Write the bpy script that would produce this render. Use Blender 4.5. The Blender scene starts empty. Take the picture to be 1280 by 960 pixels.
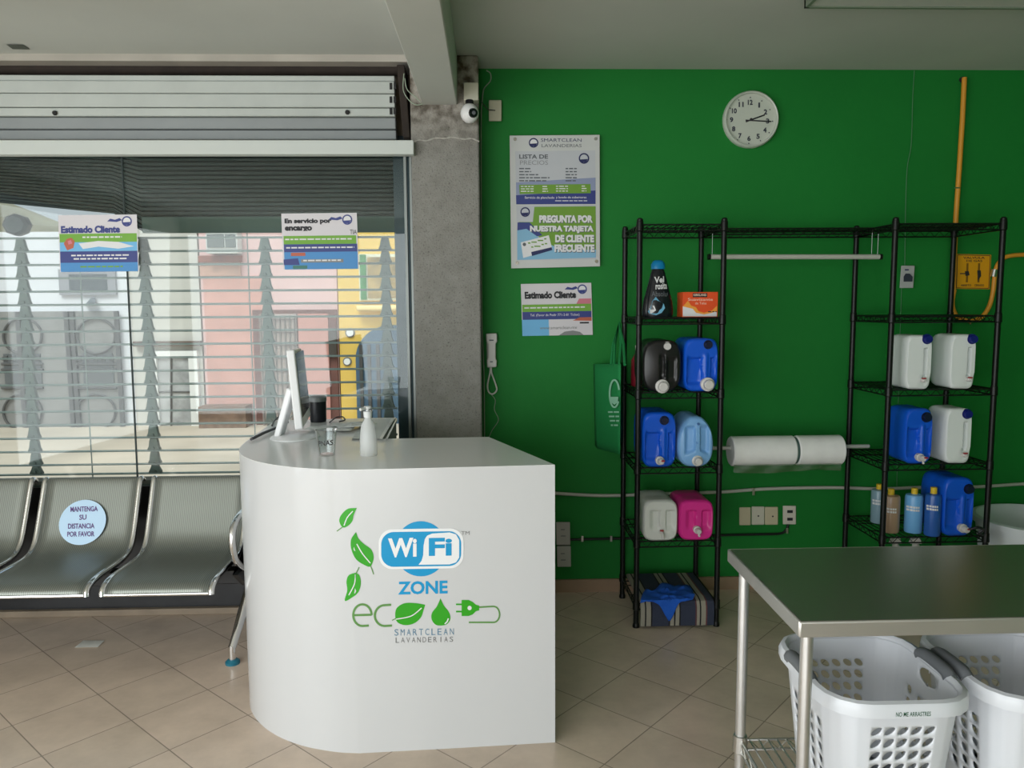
import bpy, bmesh, math, random
from math import sin, cos, pi, radians
from mathutils import Vector, Matrix, noise
random.seed(7)
SC = bpy.context.scene
COL = SC.collection
# ------------------------------------------------------------------ camera
F = 967.5; CH = 1.45; YAW = .0311; PITCH = .1013; ROLL = -.0066
RM = Matrix.Rotation(-YAW, 3, 'Z') @ Matrix.Rotation(pi/2-PITCH, 3, 'X') @ Matrix.Rotation(ROLL, 3, 'Z')
cd = bpy.data.cameras.new('camera'); cam = bpy.data.objects.new('camera', cd); COL.objects.link(cam)
cam.matrix_world = Matrix.Translation((0, 0, CH)) @ RM.to_4x4()
cd.sensor_width = 36; cd.lens = F/1280*36; cd.clip_start = .05; cd.clip_end = 300
SC.camera = cam
# ------------------------------------------------------------------ light
SC.view_settings.view_transform = 'Standard'; SC.view_settings.look = 'None'
SC.view_settings.gamma = 1; SC.view_settings.use_curve_mapping = False
SC.view_settings.exposure = 0.0
W = bpy.data.worlds.new('overcast_sky'); SC.world = W; W.use_nodes = True
wn = W.node_tree; wn.nodes.clear()
wo = wn.nodes.new('ShaderNodeOutputWorld'); wb = wn.nodes.new('ShaderNodeBackground')
tc = wn.nodes.new('ShaderNodeTexCoord'); sp = wn.nodes.new('ShaderNodeSeparateXYZ')
cr = wn.nodes.new('ShaderNodeValToRGB'); nz = wn.nodes.new('ShaderNodeTexNoise'); mx = wn.nodes.new('ShaderNodeMix')
cr.color_ramp.elements[0].position = 0.0; cr.color_ramp.elements[0].color = (.50, .53, .56, 1)
cr.color_ramp.elements[1].position = .8; cr.color_ramp.elements[1].color = (1.25, 1.35, 1.45, 1)
nz.inputs['Scale'].default_value = 5; nz.inputs['Detail'].default_value = 5
wn.links.new(tc.outputs['Generated'], sp.inputs[0]); wn.links.new(sp.outputs['Z'], cr.inputs[0])
wn.links.new(tc.outputs['Generated'], nz.inputs['Vector'])
mx.data_type = 'RGBA'; mx.blend_type = 'MULTIPLY'; mx.inputs[0].default_value = .35
wn.links.new(cr.outputs[0], mx.inputs[6]); wn.links.new(nz.outputs['Fac'], mx.inputs[7])
wn.links.new(mx.outputs[2], wb.inputs[0]); wn.links.new(wb.outputs[0], wo.inputs[0])
wb.inputs[1].default_value = 1.05
def area(name, loc, target, sx, sy, power, col):
    l = bpy.data.lights.new(name, 'AREA'); l.shape = 'RECTANGLE'; l.size = sx; l.size_y = sy; l.energy = power; l.color = col
    o = bpy.data.objects.new(name, l); COL.objects.link(o); o.location = loc
    o.rotation_euler = (Vector(target)-Vector(loc)).to_track_quat('-Z', 'Y').to_euler(); return o
area('daylight_entrance', (-2.0, -2.86, 1.22), (-2.0, 3, 1.22), 3.6, 2.3, 150, (.95, .985, 1))
area('left_fill_light', (-3.86, -.6, 1.2), (0, -.1, 1.0), 2.6, 2.2, 85, (.95, .99, 1))  # added fill from the unseen left side, brightens floor and ceiling
sl = bpy.data.lights.new('sun', 'SUN'); sl.energy = 2.1; sl.angle = radians(25); sl.color = (1, .97, .92)
so = bpy.data.objects.new('sun', sl); COL.objects.link(so); so.rotation_euler = Vector((.25, .9, -1.15)).to_track_quat('-Z', 'Y').to_euler()
# ------------------------------------------------------------------ pixel -> world helpers
CP = Vector((0, 0, CH))
def ray(px, py): return RM @ Vector(((px-640)/F, -(py-480)/F, -1))
def wz(px, py, z=0.):
    d = ray(px, py); return CP+d*((z-CH)/d.z)
def wy(px, py, Y):
    d = ray(px, py); return CP+d*(Y/d.y)
def onY(Y): return lambda x, y, o=0.: wy(x, y, Y-o)
def onV(A, B):                                     # vertical plane through A-B, offset towards the camera
    A = Vector((A[0], A[1])); B = Vector((B[0], B[1])); n = Vector((B.y-A.y, A.x-B.x)).normalized()
    if n.dot(A) > 0: n = -n
    def f(x, y, o=0.):
        d = ray(x, y); t = n.dot(A+n*o)/n.dot(Vector((d.x, d.y))); return CP+d*t
    return f
# ------------------------------------------------------------------ materials
MC = {}
def mat(name, col, rough=.5, metal=0., bump=0., bscale=60., var=0., vscale=6., spec=.5, trans=0., ior=1.45, alpha=1., coat=0.):
    if name in MC: return MC[name]
    m = bpy.data.materials.new(name); m.use_nodes = True; n = m.node_tree.nodes; l = m.node_tree.links
    b = n['Principled BSDF']; b.inputs['Base Color'].default_value = (*col, 1)
    b.inputs['Roughness'].default_value = rough; b.inputs['Metallic'].default_value = metal
    b.inputs['Specular IOR Level'].default_value = spec; b.inputs['IOR'].default_value = ior
    b.inputs['Transmission Weight'].default_value = trans; b.inputs['Alpha'].default_value = alpha
    b.inputs['Coat Weight'].default_value = coat
    if var or bump:
        t = n.new('ShaderNodeTexCoord')
    if var:
        z = n.new('ShaderNodeTexNoise'); z.inputs['Scale'].default_value = vscale; z.inputs['Detail'].default_value = 6
        l.new(t.outputs['Object'], z.inputs['Vector'])
        r = n.new('ShaderNodeMapRange'); r.inputs['From Min'].default_value = .3; r.inputs['From Max'].default_value = .7
        r.inputs['To Min'].default_value = 1-var; r.inputs['To Max'].default_value = 1+var
        l.new(z.outputs['Fac'], r.inputs['Value'])
        h = n.new('ShaderNodeVectorMath'); h.operation = 'SCALE'; h.inputs[0].default_value = col
        l.new(r.outputs[0], h.inputs['Scale']); l.new(h.outputs[0], b.inputs['Base Color'])
    if bump:
        z2 = n.new('ShaderNodeTexNoise'); z2.inputs['Scale'].default_value = bscale; z2.inputs['Detail'].default_value = 4
        l.new(t.outputs['Object'], z2.inputs['Vector'])
        bp = n.new('ShaderNodeBump'); bp.inputs['Strength'].default_value = bump; bp.inputs['Distance'].default_value = .004
        l.new(z2.outputs['Fac'], bp.inputs['Height']); l.new(bp.outputs[0], b.inputs['Normal'])
    MC[name] = m; return m
def S(r, g, b):                                    # sRGB 0-255 -> linear
    f = lambda c: (c/255/12.92) if c < 10.3 else ((c/255+.055)/1.055)**2.4
    return (f(r), f(g), f(b))
def clear(name, tint=(1, 1, 1), gloss=.06, rough=.02, fres=True):
    m = bpy.data.materials.new(name); m.use_nodes = True; n = m.node_tree.nodes; l = m.node_tree.links; n.clear()
    o = n.new('ShaderNodeOutputMaterial'); t = n.new('ShaderNodeBsdfTransparent'); g = n.new('ShaderNodeBsdfGlossy'); x = n.new('ShaderNodeMixShader')
    t.inputs[0].default_value = (*tint, 1); g.inputs['Roughness'].default_value = rough
    if fres:
        fr = n.new('ShaderNodeLayerWeight'); fr.inputs[0].default_value = .14
        mr = n.new('ShaderNodeMapRange'); mr.inputs['To Min'].default_value = gloss; mr.inputs['To Max'].default_value = .8
        l.new(fr.outputs['Fresnel'], mr.inputs[0]); l.new(mr.outputs[0], x.inputs[0])
    else: x.inputs[0].default_value = gloss
    l.new(t.outputs[0], x.inputs[1]); l.new(g.outputs[0], x.inputs[2]); l.new(x.outputs[0], o.inputs[0]); return m
# ------------------------------------------------------------------ mesh builder
_txt = {}
def textdata(s, bold=0.):
    k = (s, bold)
    if k in _txt: return _txt[k]
    c = bpy.data.curves.new('t', 'FONT'); c.body = s; c.size = 1; c.resolution_u = 3; c.offset = bold
    o = bpy.data.objects.new('t', c); me = bpy.data.meshes.new_from_object(o)
    V = [(v.co.x, v.co.y) for v in me.vertices]; P = [tuple(p.vertices) for p in me.polygons]
    bpy.data.objects.remove(o); bpy.data.curves.remove(c); bpy.data.meshes.remove(me)
    x0 = min(v[0] for v in V); x1 = max(v[0] for v in V); y0 = min(v[1] for v in V); y1 = max(v[1] for v in V)
    V = [((x-x0)/(x1-x0), (y-y0)/(y1-y0)) for x, y in V]
    _txt[k] = (V, P); return _txt[k]
class MB:
    def __init__(s): s.v = []; s.f = []; s.m = []; s.s = []
    def add(s, V, Fc, m=0, sm=False):
        b = len(s.v); s.v += [tuple(p) for p in V]
        for f in Fc: s.f.append(tuple(b+i for i in f)); s.m.append(m); s.s.append(sm)
        return s
    def box(s, x0, x1, y0, y1, z0, z1, m=0):
        V = [(x, y, z) for z in (z0, z1) for y in (y0, y1) for x in (x0, x1)]
        return s.add(V, [(0, 2, 3, 1), (4, 5, 7, 6), (0, 1, 5, 4), (2, 6, 7, 3), (0, 4, 6, 2), (1, 3, 7, 5)], m)
    def hexa(s, A, B, m=0):                        # two quads (same order) joined
        V = list(A)+list(B); n = len(A)
        return s.add(V, [tuple(range(n))[::-1], tuple(range(n, 2*n))]+[(i, (i+1) % n, n+(i+1) % n, n+i) for i in range(n)], m)
    def tube(s, P, r, n=8, m=0, closed=False, cap=True):
        P = [Vector(p) for p in P]; N = len(P); rr = r if isinstance(r, (list, tuple)) else [r]*N; V = []
        up = None
        for i, p in enumerate(P):
            if closed: t = P[(i+1) % N]-P[i-1]
            else: t = P[min(i+1, N-1)]-P[max(i-1, 0)]
            t.normalize()
            if up is None:
                up = Vector((0, 0, 1)) if abs(t.z) < .9 else Vector((0, 1, 0))
            a = (up-t*up.dot(t)).normalized(); up = a; b = t.cross(a)
            V += [p+(a*cos(2*pi*k/n)+b*sin(2*pi*k/n))*rr[i] for k in range(n)]
        Fc = []
        for i in range(N if closed else N-1):
            j = (i+1) % N
            Fc += [(i*n+k, i*n+(k+1) % n, j*n+(k+1) % n, j*n+k) for k in range(n)]
        if cap and not closed: 
            s.add(V, Fc, m, True); b = len(s.v)-len(V)
            s.f.append(tuple(b+k for k in range(n))[::-1]); s.m.append(m); s.s.append(False)
            s.f.append(tuple(b+(N-1)*n+k for k in range(n))); s.m.append(m); s.s.append(False); return s
        return s.add(V, Fc, m, True)
    def cyl(s, a, b, r, n=20, m=0, r2=None): return s.tube([a, b], [r, r if r2 is None else r2], n, m)
    def lathe(s, prof, c, axis='Z', n=28, m=0, sx=1., sy=1.):
        V = []; N = len(prof); c = Vector(c)
        for r, h in prof:
            for k in range(n):
                x, y = r*cos(2*pi*k/n)*sx, r*sin(2*pi*k/n)*sy
                V.append(c+{'Z': Vector((x, y, h)), 'Y': Vector((x, -h, y)), 'X': Vector((h, x, y))}[axis])
        Fc = [(i*n+k, i*n+(k+1) % n, (i+1)*n+(k+1) % n, (i+1)*n+k) for i in range(N-1) for k in range(n)]
        s.add(V, Fc, m, True); b = len(s.v)-len(V)
        if prof[0][0] > 1e-4: s.f.append(tuple(b+k for k in range(n))[::-1]); s.m.append(m); s.s.append(False)
        if prof[-1][0] > 1e-4: s.f.append(tuple(b+(N-1)*n+k for k in range(n))); s.m.append(m); s.s.append(False)
        return s
    def prism(s, P, z0, z1, m=0):
        s.hexa([(x, y, z0) for x, y in P], [(x, y, z1) for x, y in P], m); s.s[-len(P):] = [True]*len(P); return s
    def extx(s, P, x0, x1, m=0):                   # outline in (y,z) extruded along x
        return s.hexa([(x0, y, z) for y, z in P], [(x1, y, z) for y, z in P], m)
    def slab(s, P, fn, o0, o1, m=0):               # pixel polygon between two offsets of a surface
        return s.hexa([fn(x, y, o0) for x, y in P], [fn(x, y, o1) for x, y in P], m)
    def poly(s, P, fn, o, m=0): return s.add([fn(x, y, o) for x, y in P], [tuple(range(len(P)))], m)
    def quad(s, x0, y0, x1, y1, fn, o, m=0, sk=0.): return s.poly([(x0, y0), (x1, y0+sk), (x1, y1+sk), (x0, y1)], fn, o, m)
    def stroke(s, P, w, fn, o, m=0):
        P = [Vector(p) for p in P]; L = []; Rr = []
        for i, p in enumerate(P):
            t = (P[min(i+1, len(P)-1)]-P[max(i-1, 0)]).normalized(); n = Vector((-t.y, t.x))*w/2
            L.append(p+n); Rr.append(p-n)
        V = [fn(p.x, p.y, o) for p in L+Rr]; k = len(P)
        return s.add(V, [(i, i+1, k+i+1, k+i) for i in range(k-1)], m)
    def text(s, t, x0, y0, x1, y1, fn, o, m=0, bold=0., sk=0.):   # box: top-left to bottom-right in px, sk = rise of baseline over the width
        V, P = textdata(t, bold)
        return s.add([fn(x0+(x1-x0)*a, y1-(y1-y0)*b+sk*a, o) for a, b in V], P, m)
    def lines(s, x0, y0, x1, h, fn, o, m=0, sk=0.):               # tiny illegible print: word-long dashes
        x = x0
        while x < x1:
            w = min(random.uniform(2.5, 8), x1-x)
            if w > 1: s.quad(x, y0+sk*(x-x0)/(x1-x0), x+w, y0+h+sk*(x-x0)/(x1-x0), fn, o, m)
            x += w+1.2
        return s
    def build(s, name, mats, parent=None, bevel=0., seg=2, solid=0., sub=0, weld=False):
        me = bpy.data.meshes.new(name); me.from_pydata(s.v, [], s.f)
        for x in (mats if isinstance(mats, (list, tuple)) else [mats]): me.materials.append(x)
        me.polygons.foreach_set('material_index', s.m); me.polygons.foreach_set('use_smooth', s.s); me.update()
        if weld:
            bmx = bmesh.new(); bmx.from_mesh(me); bmesh.ops.remove_doubles(bmx, verts=bmx.verts, dist=1e-5); bmx.to_mesh(me); bmx.free()
        me.set_sharp_from_angle(angle=radians(38))
        o = bpy.data.objects.new(name, me); COL.objects.link(o)
        if parent:
            o.parent = parent; o.matrix_parent_inverse = parent.matrix_basis.inverted()
        if solid:
            d = o.modifiers.new('s', 'SOLIDIFY'); d.thickness = solid; d.offset = 0
        if bevel:
            d = o.modifiers.new('b', 'BEVEL'); d.width = bevel; d.segments = seg; d.limit_method = 'ANGLE'; d.angle_limit = radians(40)
        if sub:
            d = o.modifiers.new('u', 'SUBSURF'); d.levels = d.render_levels = sub
        return o
def tag(o, label, cat, group=None, kind=None):
    o['label'] = label; o['category'] = cat
    if group: o['group'] = group
    if kind: o['kind'] = kind
    return o
def thing(name, label, cat, loc=(0, 0, 0), group=None):
    o = bpy.data.objects.new(name, None); COL.objects.link(o); o.location = loc; o.empty_display_size = .1
    return tag(o, label, cat, group)
def struct(o): o['kind'] = 'structure'; return o
def ellipse(cx, cy, rx, ry, n=36, a0=0., a1=2*pi): return [(cx+rx*cos(a0+(a1-a0)*k/n), cy+ry*sin(a0+(a1-a0)*k/n)) for k in range(n if a1-a0 > 6.2 else n+1)]
def bez(pts, n=14):                                # catmull-rom through points
    P = [Vector(p) for p in pts]; out = []
    for i in range(len(P)-1):
        a = P[max(i-1, 0)]; b = P[i]; c = P[i+1]; d = P[min(i+2, len(P)-1)]
        for k in range(n):
            t = k/n; out.append(.5*((2*b)+(c-a)*t+(2*a-5*b+4*c-d)*t*t+(3*b-a-3*c+d)*t**3))
    out.append(P[-1]); return out
def sstep(a, b, x):
    t = max(0, min(1, (x-a)/(b-a))); return t*t*(3-2*t)
# common materials
white_pl = mat('white_plastic', (.72, .72, .70), .35)
black_mt = mat('black_powder_metal', (.005, .006, .005), .38, spec=.35)
chrome = mat('chrome', (.80, .80, .80), .12, 1.)
steel = mat('brushed_steel', (.62, .62, .60), .28, 1.)
ink = mat('navy_print', S(35, 42, 90), .6); grey_ink = mat('grey_print', S(95, 100, 105), .6)
whitep = mat('white_print', (.75, .75, .76), .55); greenp = mat('green_print', S(115, 170, 60), .55)
navyp = mat('navy_band', S(50, 62, 130), .5); skyp = mat('sky_print', S(110, 180, 225), .5)
blackp = mat('black_print', (.02, .02, .025), .6)

# ================================================================== STRUCTURE
def floor_material():
    m = bpy.data.materials.new('beige_floor_tile'); m.use_nodes = True; n = m.node_tree.nodes; l = m.node_tree.links; b = n['Principled BSDF']
    t = n.new('ShaderNodeTexCoord'); vr = n.new('ShaderNodeVectorRotate'); vr.rotation_type = 'Z_AXIS'
    vr.inputs['Center'].default_value = (.532, 2.923, 0); vr.inputs['Angle'].default_value = radians(-47.5)
    l.new(t.outputs['Object'], vr.inputs['Vector'])
    ad = n.new('ShaderNodeVectorMath'); ad.operation = 'SUBTRACT'; ad.inputs[1].default_value = (.532, 2.923, 0)
    l.new(vr.outputs[0], ad.inputs[0])
    br = n.new('ShaderNodeTexBrick'); br.offset = 0; br.squash = 1
    br.inputs['Scale'].default_value = 1; br.inputs['Brick Width'].default_value = .285; br.inputs['Row Height'].default_value = .285
    br.inputs['Mortar Size'].default_value = .0022; br.inputs['Mortar Smooth'].default_value = .3; br.inputs['Bias'].default_value = 0
    br.inputs['Color1'].default_value = (*S(216, 196, 178), 1); br.inputs['Color2'].default_value = (*S(205, 187, 169), 1)
    br.inputs['Mortar'].default_value = (*S(154, 141, 127), 1)
    l.new(ad.outputs[0], br.inputs['Vector'])
    z = n.new('ShaderNodeTexNoise'); z.inputs['Scale'].default_value = 5; z.inputs['Detail'].default_value = 7; z.inputs['Roughness'].default_value = .65
    l.new(t.outputs['Object'], z.inputs['Vector'])
    r = n.new('ShaderNodeMapRange'); r.inputs['From Min'].default_value = .3; r.inputs['From Max'].default_value = .7; r.inputs['To Min'].default_value = .86; r.inputs['To Max'].default_value = 1.1
    l.new(z.outputs['Fac'], r.inputs[0])
    sc = n.new('ShaderNodeVectorMath'); sc.operation = 'SCALE'; l.new(br.outputs['Color'], sc.inputs[0]); l.new(r.outputs[0], sc.inputs['Scale'])
    l.new(sc.outputs[0], b.inputs['Base Color'])
    bp = n.new('ShaderNodeBump'); bp.invert = True; bp.inputs['Strength'].default_value = .6; bp.inputs['Distance'].default_value = .002
    l.new(br.outputs['Fac'], bp.inputs['Height']); l.new(bp.outputs[0], b.inputs['Normal'])
    b.inputs['Roughness'].default_value = .27; b.inputs['Specular IOR Level'].default_value = .5
    return m
fl = MB(); fl.box(-4, 3.6, -3, 3.95, -.12, 0); struct(fl.build('floor', floor_material()))
ceil_m = mat('painted_ceiling', S(198, 201, 194), .85, var=.05, vscale=1.5, bump=.15, bscale=30)
cb = MB(); cb.box(-4, 3.6, -3.0, 3.95, 2.566, 2.75); struct(cb.build('ceiling', ceil_m))
green_m = mat('green_wall_paint', (.009, .190, .027), .62, var=.05, vscale=2, bump=.12, bscale=90, spec=.3)
wb_ = MB(); wb_.box(-.30, 3.6, 3.80, 3.95, 0, 2.566); struct(wb_.build('wall_back', green_m))
plain = mat('cream_wall_paint', S(205, 200, 188), .8, var=.04, bump=.1)
w = MB(); w.box(3.5, 3.6, -3, 3.80, 0, 2.566); struct(w.build('wall_right', green_m))
w = MB(); w.box(-4, -3.9, -3, -2.0, 0, 2.566); w.box(-4, -3.9, .8, 3.95, 0, 2.566); w.box(-4, -3.9, -2.0, .8, 2.4, 2.566); struct(w.build('wall_left', plain))
w = MB(); w.box(-3.9, -3.8, -3, -2.9, 0, 2.566); w.box(-.1, 3.5, -3, -2.9, 0, 2.566); w.box(-3.8, -.1, -3, -2.9, 2.45, 2.566); struct(w.build('wall_front', plain))
# wall above the shop window, hidden behind the shutter roll
w = MB(); w.box(-4, -.33, 3.80, 3.95, 2.25, 2.566); struct(w.build('wall_back_left', mat('dirty_plaster', S(120, 108, 92), .9, var=.3, vscale=9)))
bb = MB(); bb.box(-.02, 3.5, 3.787, 3.80, 0, .065)
struct(bb.build('baseboard_back', mat('tile_baseboard', S(158, 132, 108), .5, var=.08, vscale=8)))
# beam
bm = MB(); bm.hexa([(-.283, 3.62, 2.35), (-.125, 3.62, 2.35), (-.125, 3.62, 2.566), (-.283, 3.62, 2.566)],
                   [(-.36, -2.9, 2.35), (-.135, -2.9, 2.35), (-.135, -2.9, 2.566), (-.36, -2.9, 2.566)])
struct(bm.build('trim_1', ceil_m, bevel=.006))
def concrete():
    m = bpy.data.materials.new('rough_concrete'); m.use_nodes = True; n = m.node_tree.nodes; l = m.node_tree.links; b = n['Principled BSDF']
    t = n.new('ShaderNodeTexCoord')
    z = n.new('ShaderNodeTexNoise'); z.inputs['Scale'].default_value = 14; z.inputs['Detail'].default_value = 9; z.inputs['Roughness'].default_value = .75
    v = n.new('ShaderNodeTexNoise'); v.inputs['Scale'].default_value = 130; v.inputs['Detail'].default_value = 3
    l.new(t.outputs['Object'], z.inputs['Vector']); l.new(t.outputs['Object'], v.inputs['Vector'])
    c = n.new('ShaderNodeValToRGB'); c.color_ramp.elements[0].position = .3; c.color_ramp.elements[0].color = (*S(126, 124, 118), 1)
    c.color_ramp.elements[1].position = .7; c.color_ramp.elements[1].color = (*S(146, 145, 139), 1)
    l.new(z.outputs['Fac'], c.inputs[0])
    c2 = n.new('ShaderNodeValToRGB'); c2.color_ramp.elements[0].position = .30; c2.color_ramp.elements[0].color = (.35, .35, .35, 1); c2.color_ramp.elements[1].position = .42; c2.color_ramp.elements[1].color = (1, 1, 1, 1)
    l.new(v.outputs['Fac'], c2.inputs[0])
    x = n.new('ShaderNodeMix'); x.data_type = 'RGBA'; x.blend_type = 'MULTIPLY'; x.inputs[0].default_value = .85
    l.new(c.outputs[0], x.inputs[6]); l.new(c2.outputs[0], x.inputs[7])
    # crumbly stained top
    g = n.new('ShaderNodeSeparateXYZ'); l.new(t.outputs['Object'], g.inputs[0])
    mr = n.new('ShaderNodeMapRange'); mr.inputs['From Min'].default_value = 2.13; mr.inputs['From Max'].default_value = 2.40; l.new(g.outputs['Z'], mr.inputs[0])
    s2 = n.new('ShaderNodeTexNoise'); s2.inputs['Scale'].default_value = 22; s2.inputs['Detail'].default_value = 6; l.new(t.outputs['Object'], s2.inputs['Vector'])
    c3 = n.new('ShaderNodeValToRGB'); c3.color_ramp.elements[0].position = .38; c3.color_ramp.elements[0].color = (*S(78, 66, 52), 1); c3.color_ramp.elements[1].position = .62; c3.color_ramp.elements[1].color = (*S(165, 160, 150), 1)
    l.new(s2.outputs['Fac'], c3.inputs[0])
    x2 = n.new('ShaderNodeMix'); x2.data_type = 'RGBA'; l.new(mr.outputs[0], x2.inputs[0]); l.new(x.outputs[2], x2.inputs[6]); l.new(c3.outputs[0], x2.inputs[7])
    l.new(x2.outputs[2], b.inputs['Base Color']); b.inputs['Roughness'].default_value = .9
    bp = n.new('ShaderNodeBump'); bp.inputs['Strength'].default_value = .7; bp.inputs['Distance'].default_value = .006; l.new(v.outputs['Fac'], bp.inputs['Height']); l.new(bp.outputs[0], b.inputs['Normal'])
    return m
cl = MB(); cl.box(-.338, -.03, 3.60, 3.97, 0, 2.566); struct(cl.build('trim_2', concrete(), bevel=.008))
lm = MB(); lm.tube(bez([wy(x, y, 3.599) for x, y in ((517, 178), (524, 175), (533, 176), (545, 172.5), (556, 173), (566, 171.5), (580, 174), (590, 173), (599, 177))], 5), [.0015+.003*abs(sin(i*.9)) for i in range(41)], 6); struct(lm.build('trim_3', mat('mortar_line', S(175, 172, 164), .9)))
# tiled curb under the window
cu = MB(); cu.box(-4, -.34, 3.585, 3.95, 0, .032); struct(cu.build('trim_4', mat('curb_tile', S(138, 124, 106), .5, var=.15, vscale=7), bevel=.004))
co = MB(); co.box(-4, -.33, 3.60, 3.80, 2.536, 2.566); struct(co.build('trim_5', mat('ceiling_edge', S(175, 170, 160), .8, var=.08)))

# ------------------------------------------------------------------ shop window
glass = clear('window_glass', (.92, .97, .965), .02)
win = struct(bpy.data.objects.new('window_1', None)); COL.objects.link(win); win.location = (-2.1, 3.62, .05)
zt = wy(200, 193.5, 3.6).z
g = MB(); g.box(-4, -.372, 3.625, 3.633, .055, zt+.02); g.build('glass_pane', glass, win)
g = MB(); g.box(-4, wy(517, 180, 3.55).x, 3.55, 3.60, wy(517, 193, 3.55).z, wy(517, 175, 3.55).z); g.build('header_rail', mat('white_rail', S(198, 204, 199), .5), win, bevel=.003)
dk = mat('black_kick_panel', (.018, .019, .021), .3, var=.3, vscale=12)
g = MB(); g.box(-4, -.34, 3.61, 3.62, .032, wy(100, 598, 3.66).z-.03); g.build('kick_panel', dk, win)
g = MB(); g.box(-4, -.34, 3.66, 3.74, wy(100, 598, 3.66).z-.03, wy(100, 598, 3.66).z-.012); g.build('sill', mat('grey_sill', S(110, 108, 100), .7), win)
ch = mat('window_channel', S(120, 125, 122), .4, .6)
g = MB(); g.box(-.374, -.362, 3.605, 3.645, .045, zt); g.box(-.348, -.338, 3.605, 3.645, .045, zt); g.build('side_channel', ch, win)
for pa, pb in (((152, 195), (172, 598)),):
    a = wy(*pa, 3.622); b = wy(*pb, 3.622); g = MB(); g.cyl(a, b, .0045, 8); g.build('glass_joint', mat('dark_silicone', S(50, 62, 62), .5), win)

# ------------------------------------------------------------------ street and houses beyond
ST = MB(); ST.box(-30, 25, 3.96, 40, -.6, -.36); struct(ST.build('street', mat('pale_concrete_paving', S(190, 176, 158), .9, var=.14, vscale=.9, bump=.4, bscale=8)))
FY = 12.0; GZ = -.36
hm = MB(); pts = []
hill_prof = [(-46, 5.2), (-30, 5.9), (-23.5, 5.9), (-21.8, 6.35), (-20.4, 5.8), (-19.2, 5.3), (-14, 4.8), (-4, 4.0), (14, 4.4), (40, 3)]
hill_prof = [(x*1.0, z) for x, z in hill_prof]
for k, (x, z) in enumerate(hill_prof): pts += [(x, 30, -.3), (x, 33, z*.93), (x, 36, z), (x, 40, -.3)]
hm.add(pts, [(4*i+j, 4*i+j+1, 4*i+j+5, 4*i+j+4) for i in range(len(hill_prof)-1) for j in range(3)], 0, True)
struct(hm.build('hill', mat('dry_grass_hill', S(120, 116, 96), .95, var=.25, vscale=.8)))
fy = onY(FY)
def X(px, Y=FY): return wy(px, 420, Y).x
def Z(py, Y=FY, px=250): return wy(px, py, Y).z
wh = mat('white_house_plaster', S(222, 222, 226), .85, var=.05, vscale=2)
wh2 = mat('cream_house_plaster', S(202, 198, 190), .85, var=.06, vscale=2)
H1 = thing('house', 'white plastered house with grey patterned iron door seen through the left of the shutter', 'house', (X(80), FY, GZ))
m = MB(); m.box(-14, X(165), FY, FY+4, GZ, Z(289)); m.build('wall', wh, H1)
m = MB(); m.box(X(-30), X(150), FY-.05, FY, GZ, Z(388)); D1 = m.build('door', mat('grey_iron_door', S(140, 138, 136), .6, var=.15, vscale=3), H1)
m = MB()
for px in (-28, 28, 88, 95, 150): m.box(X(px)-.03, X(px)+.03, FY-.1, FY-.05, GZ, Z(388))
for cx in (28, 120):
    for cy in (420, 515): m.tube([fy(x, y, .08) for x, y in ellipse(cx, cy, 24, 22, 28)], .018, 6, closed=True)
    for cy in (455, 462, 485): m.cyl(fy(cx-26, cy, .08), fy(cx+26, cy, .08), .02, 6)
    for k in range(5): m.tube([fy(cx-22+k*10+3*cos(t), 452-4*sin(t)-t*1.2, .08) for t in [i*.7 for i in range(10)]], .012, 5)
m.build('grille', mat('dark_iron', S(85, 84, 84), .6), D1)
for (a, b, c, d) in ((6, 52, 440, 478), (104, 142, 440, 478)):
    m = MB(); m.box(X(a), X(b), FY-.075, FY-.055, Z(d), Z(c)); m.build('pane', mat('door_dark_glass', S(95, 98, 100), .3), D1)
m = MB(); m.box(X(80), X(150), FY-.05, FY, Z(368), Z(336)); f = m.build('window', mat('grey_frame', S(150, 150, 156), .6), H1)
m = MB(); m.box(X(93), X(140), FY-.06, FY-.05, Z(362), Z(342)); m.build('pane', mat('dark_window_glass', S(90, 96, 100), .2), f)
m = MB(); m.hexa([fy(106, 381, 0), fy(119, 381, 0), fy(119, 372, 0), fy(113, 373, 0)], [fy(106, 381, .2), fy(119, 381, .2), fy(119, 378, .2), fy(113, 378, .2)]); m.build('wall_lamp', mat('lamp_grey', S(105, 110, 115), .5), H1)
H2 = thing('house', 'cream house front with a white framed window between white and pink houses', 'house', (X(210), FY, GZ))
m = MB(); m.box(X(165)+.01, X(254)-.02, FY-.02, FY+4, GZ, Z(280)); m.build('wall', wh2, H2)
m = MB(); m.box(X(170), X(253), FY-.12, FY-.02, Z(432), Z(426)); m.build('ledge', mat('dark_ledge', S(110, 92, 85), .8), H2)
m = MB()
for (a, b, c, d) in ((186, 248, 438, 446), (186, 197, 446, 536), (237, 248, 446, 536), (186, 248, 534, 543)): m.box(X(a), X(b), FY-.1, FY-.02, Z(d), Z(c))
f = m.build('window', mat('bright_frame', S(232, 230, 226), .6), H2)
m = MB(); m.box(X(197), X(237), FY-.05, FY-.02, Z(534), Z(446)); m.build('pane', mat('mottled_grey_glass', S(165, 165, 165), .15, var=.35, vscale=5), f)  # mottled grey stands for the contents seen inside the window
m = MB(); m.cyl(fy(214, 446, .06), fy(214, 534, .06), .015, 6); m.cyl(fy(197, 490, .06), fy(237, 490, .06), .015, 6); m.build('window_bar', mat('dark_iron', S(85, 84, 84), .6), f)
pk = mat('pink_plaster', S(220, 184, 180), .9, var=.06, vscale=2); pk2 = mat('salmon_plaster', S(204, 152, 140), .9, var=.12, vscale=3)
H3 = thing('house', 'pink plastered house with brown framed garage door, middle of the view', 'house', (X(340), FY, GZ))
m = MB(); m.box(X(254), X(423), FY, FY+4, GZ, Z(270)); m.build('wall', pk, H3)
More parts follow.
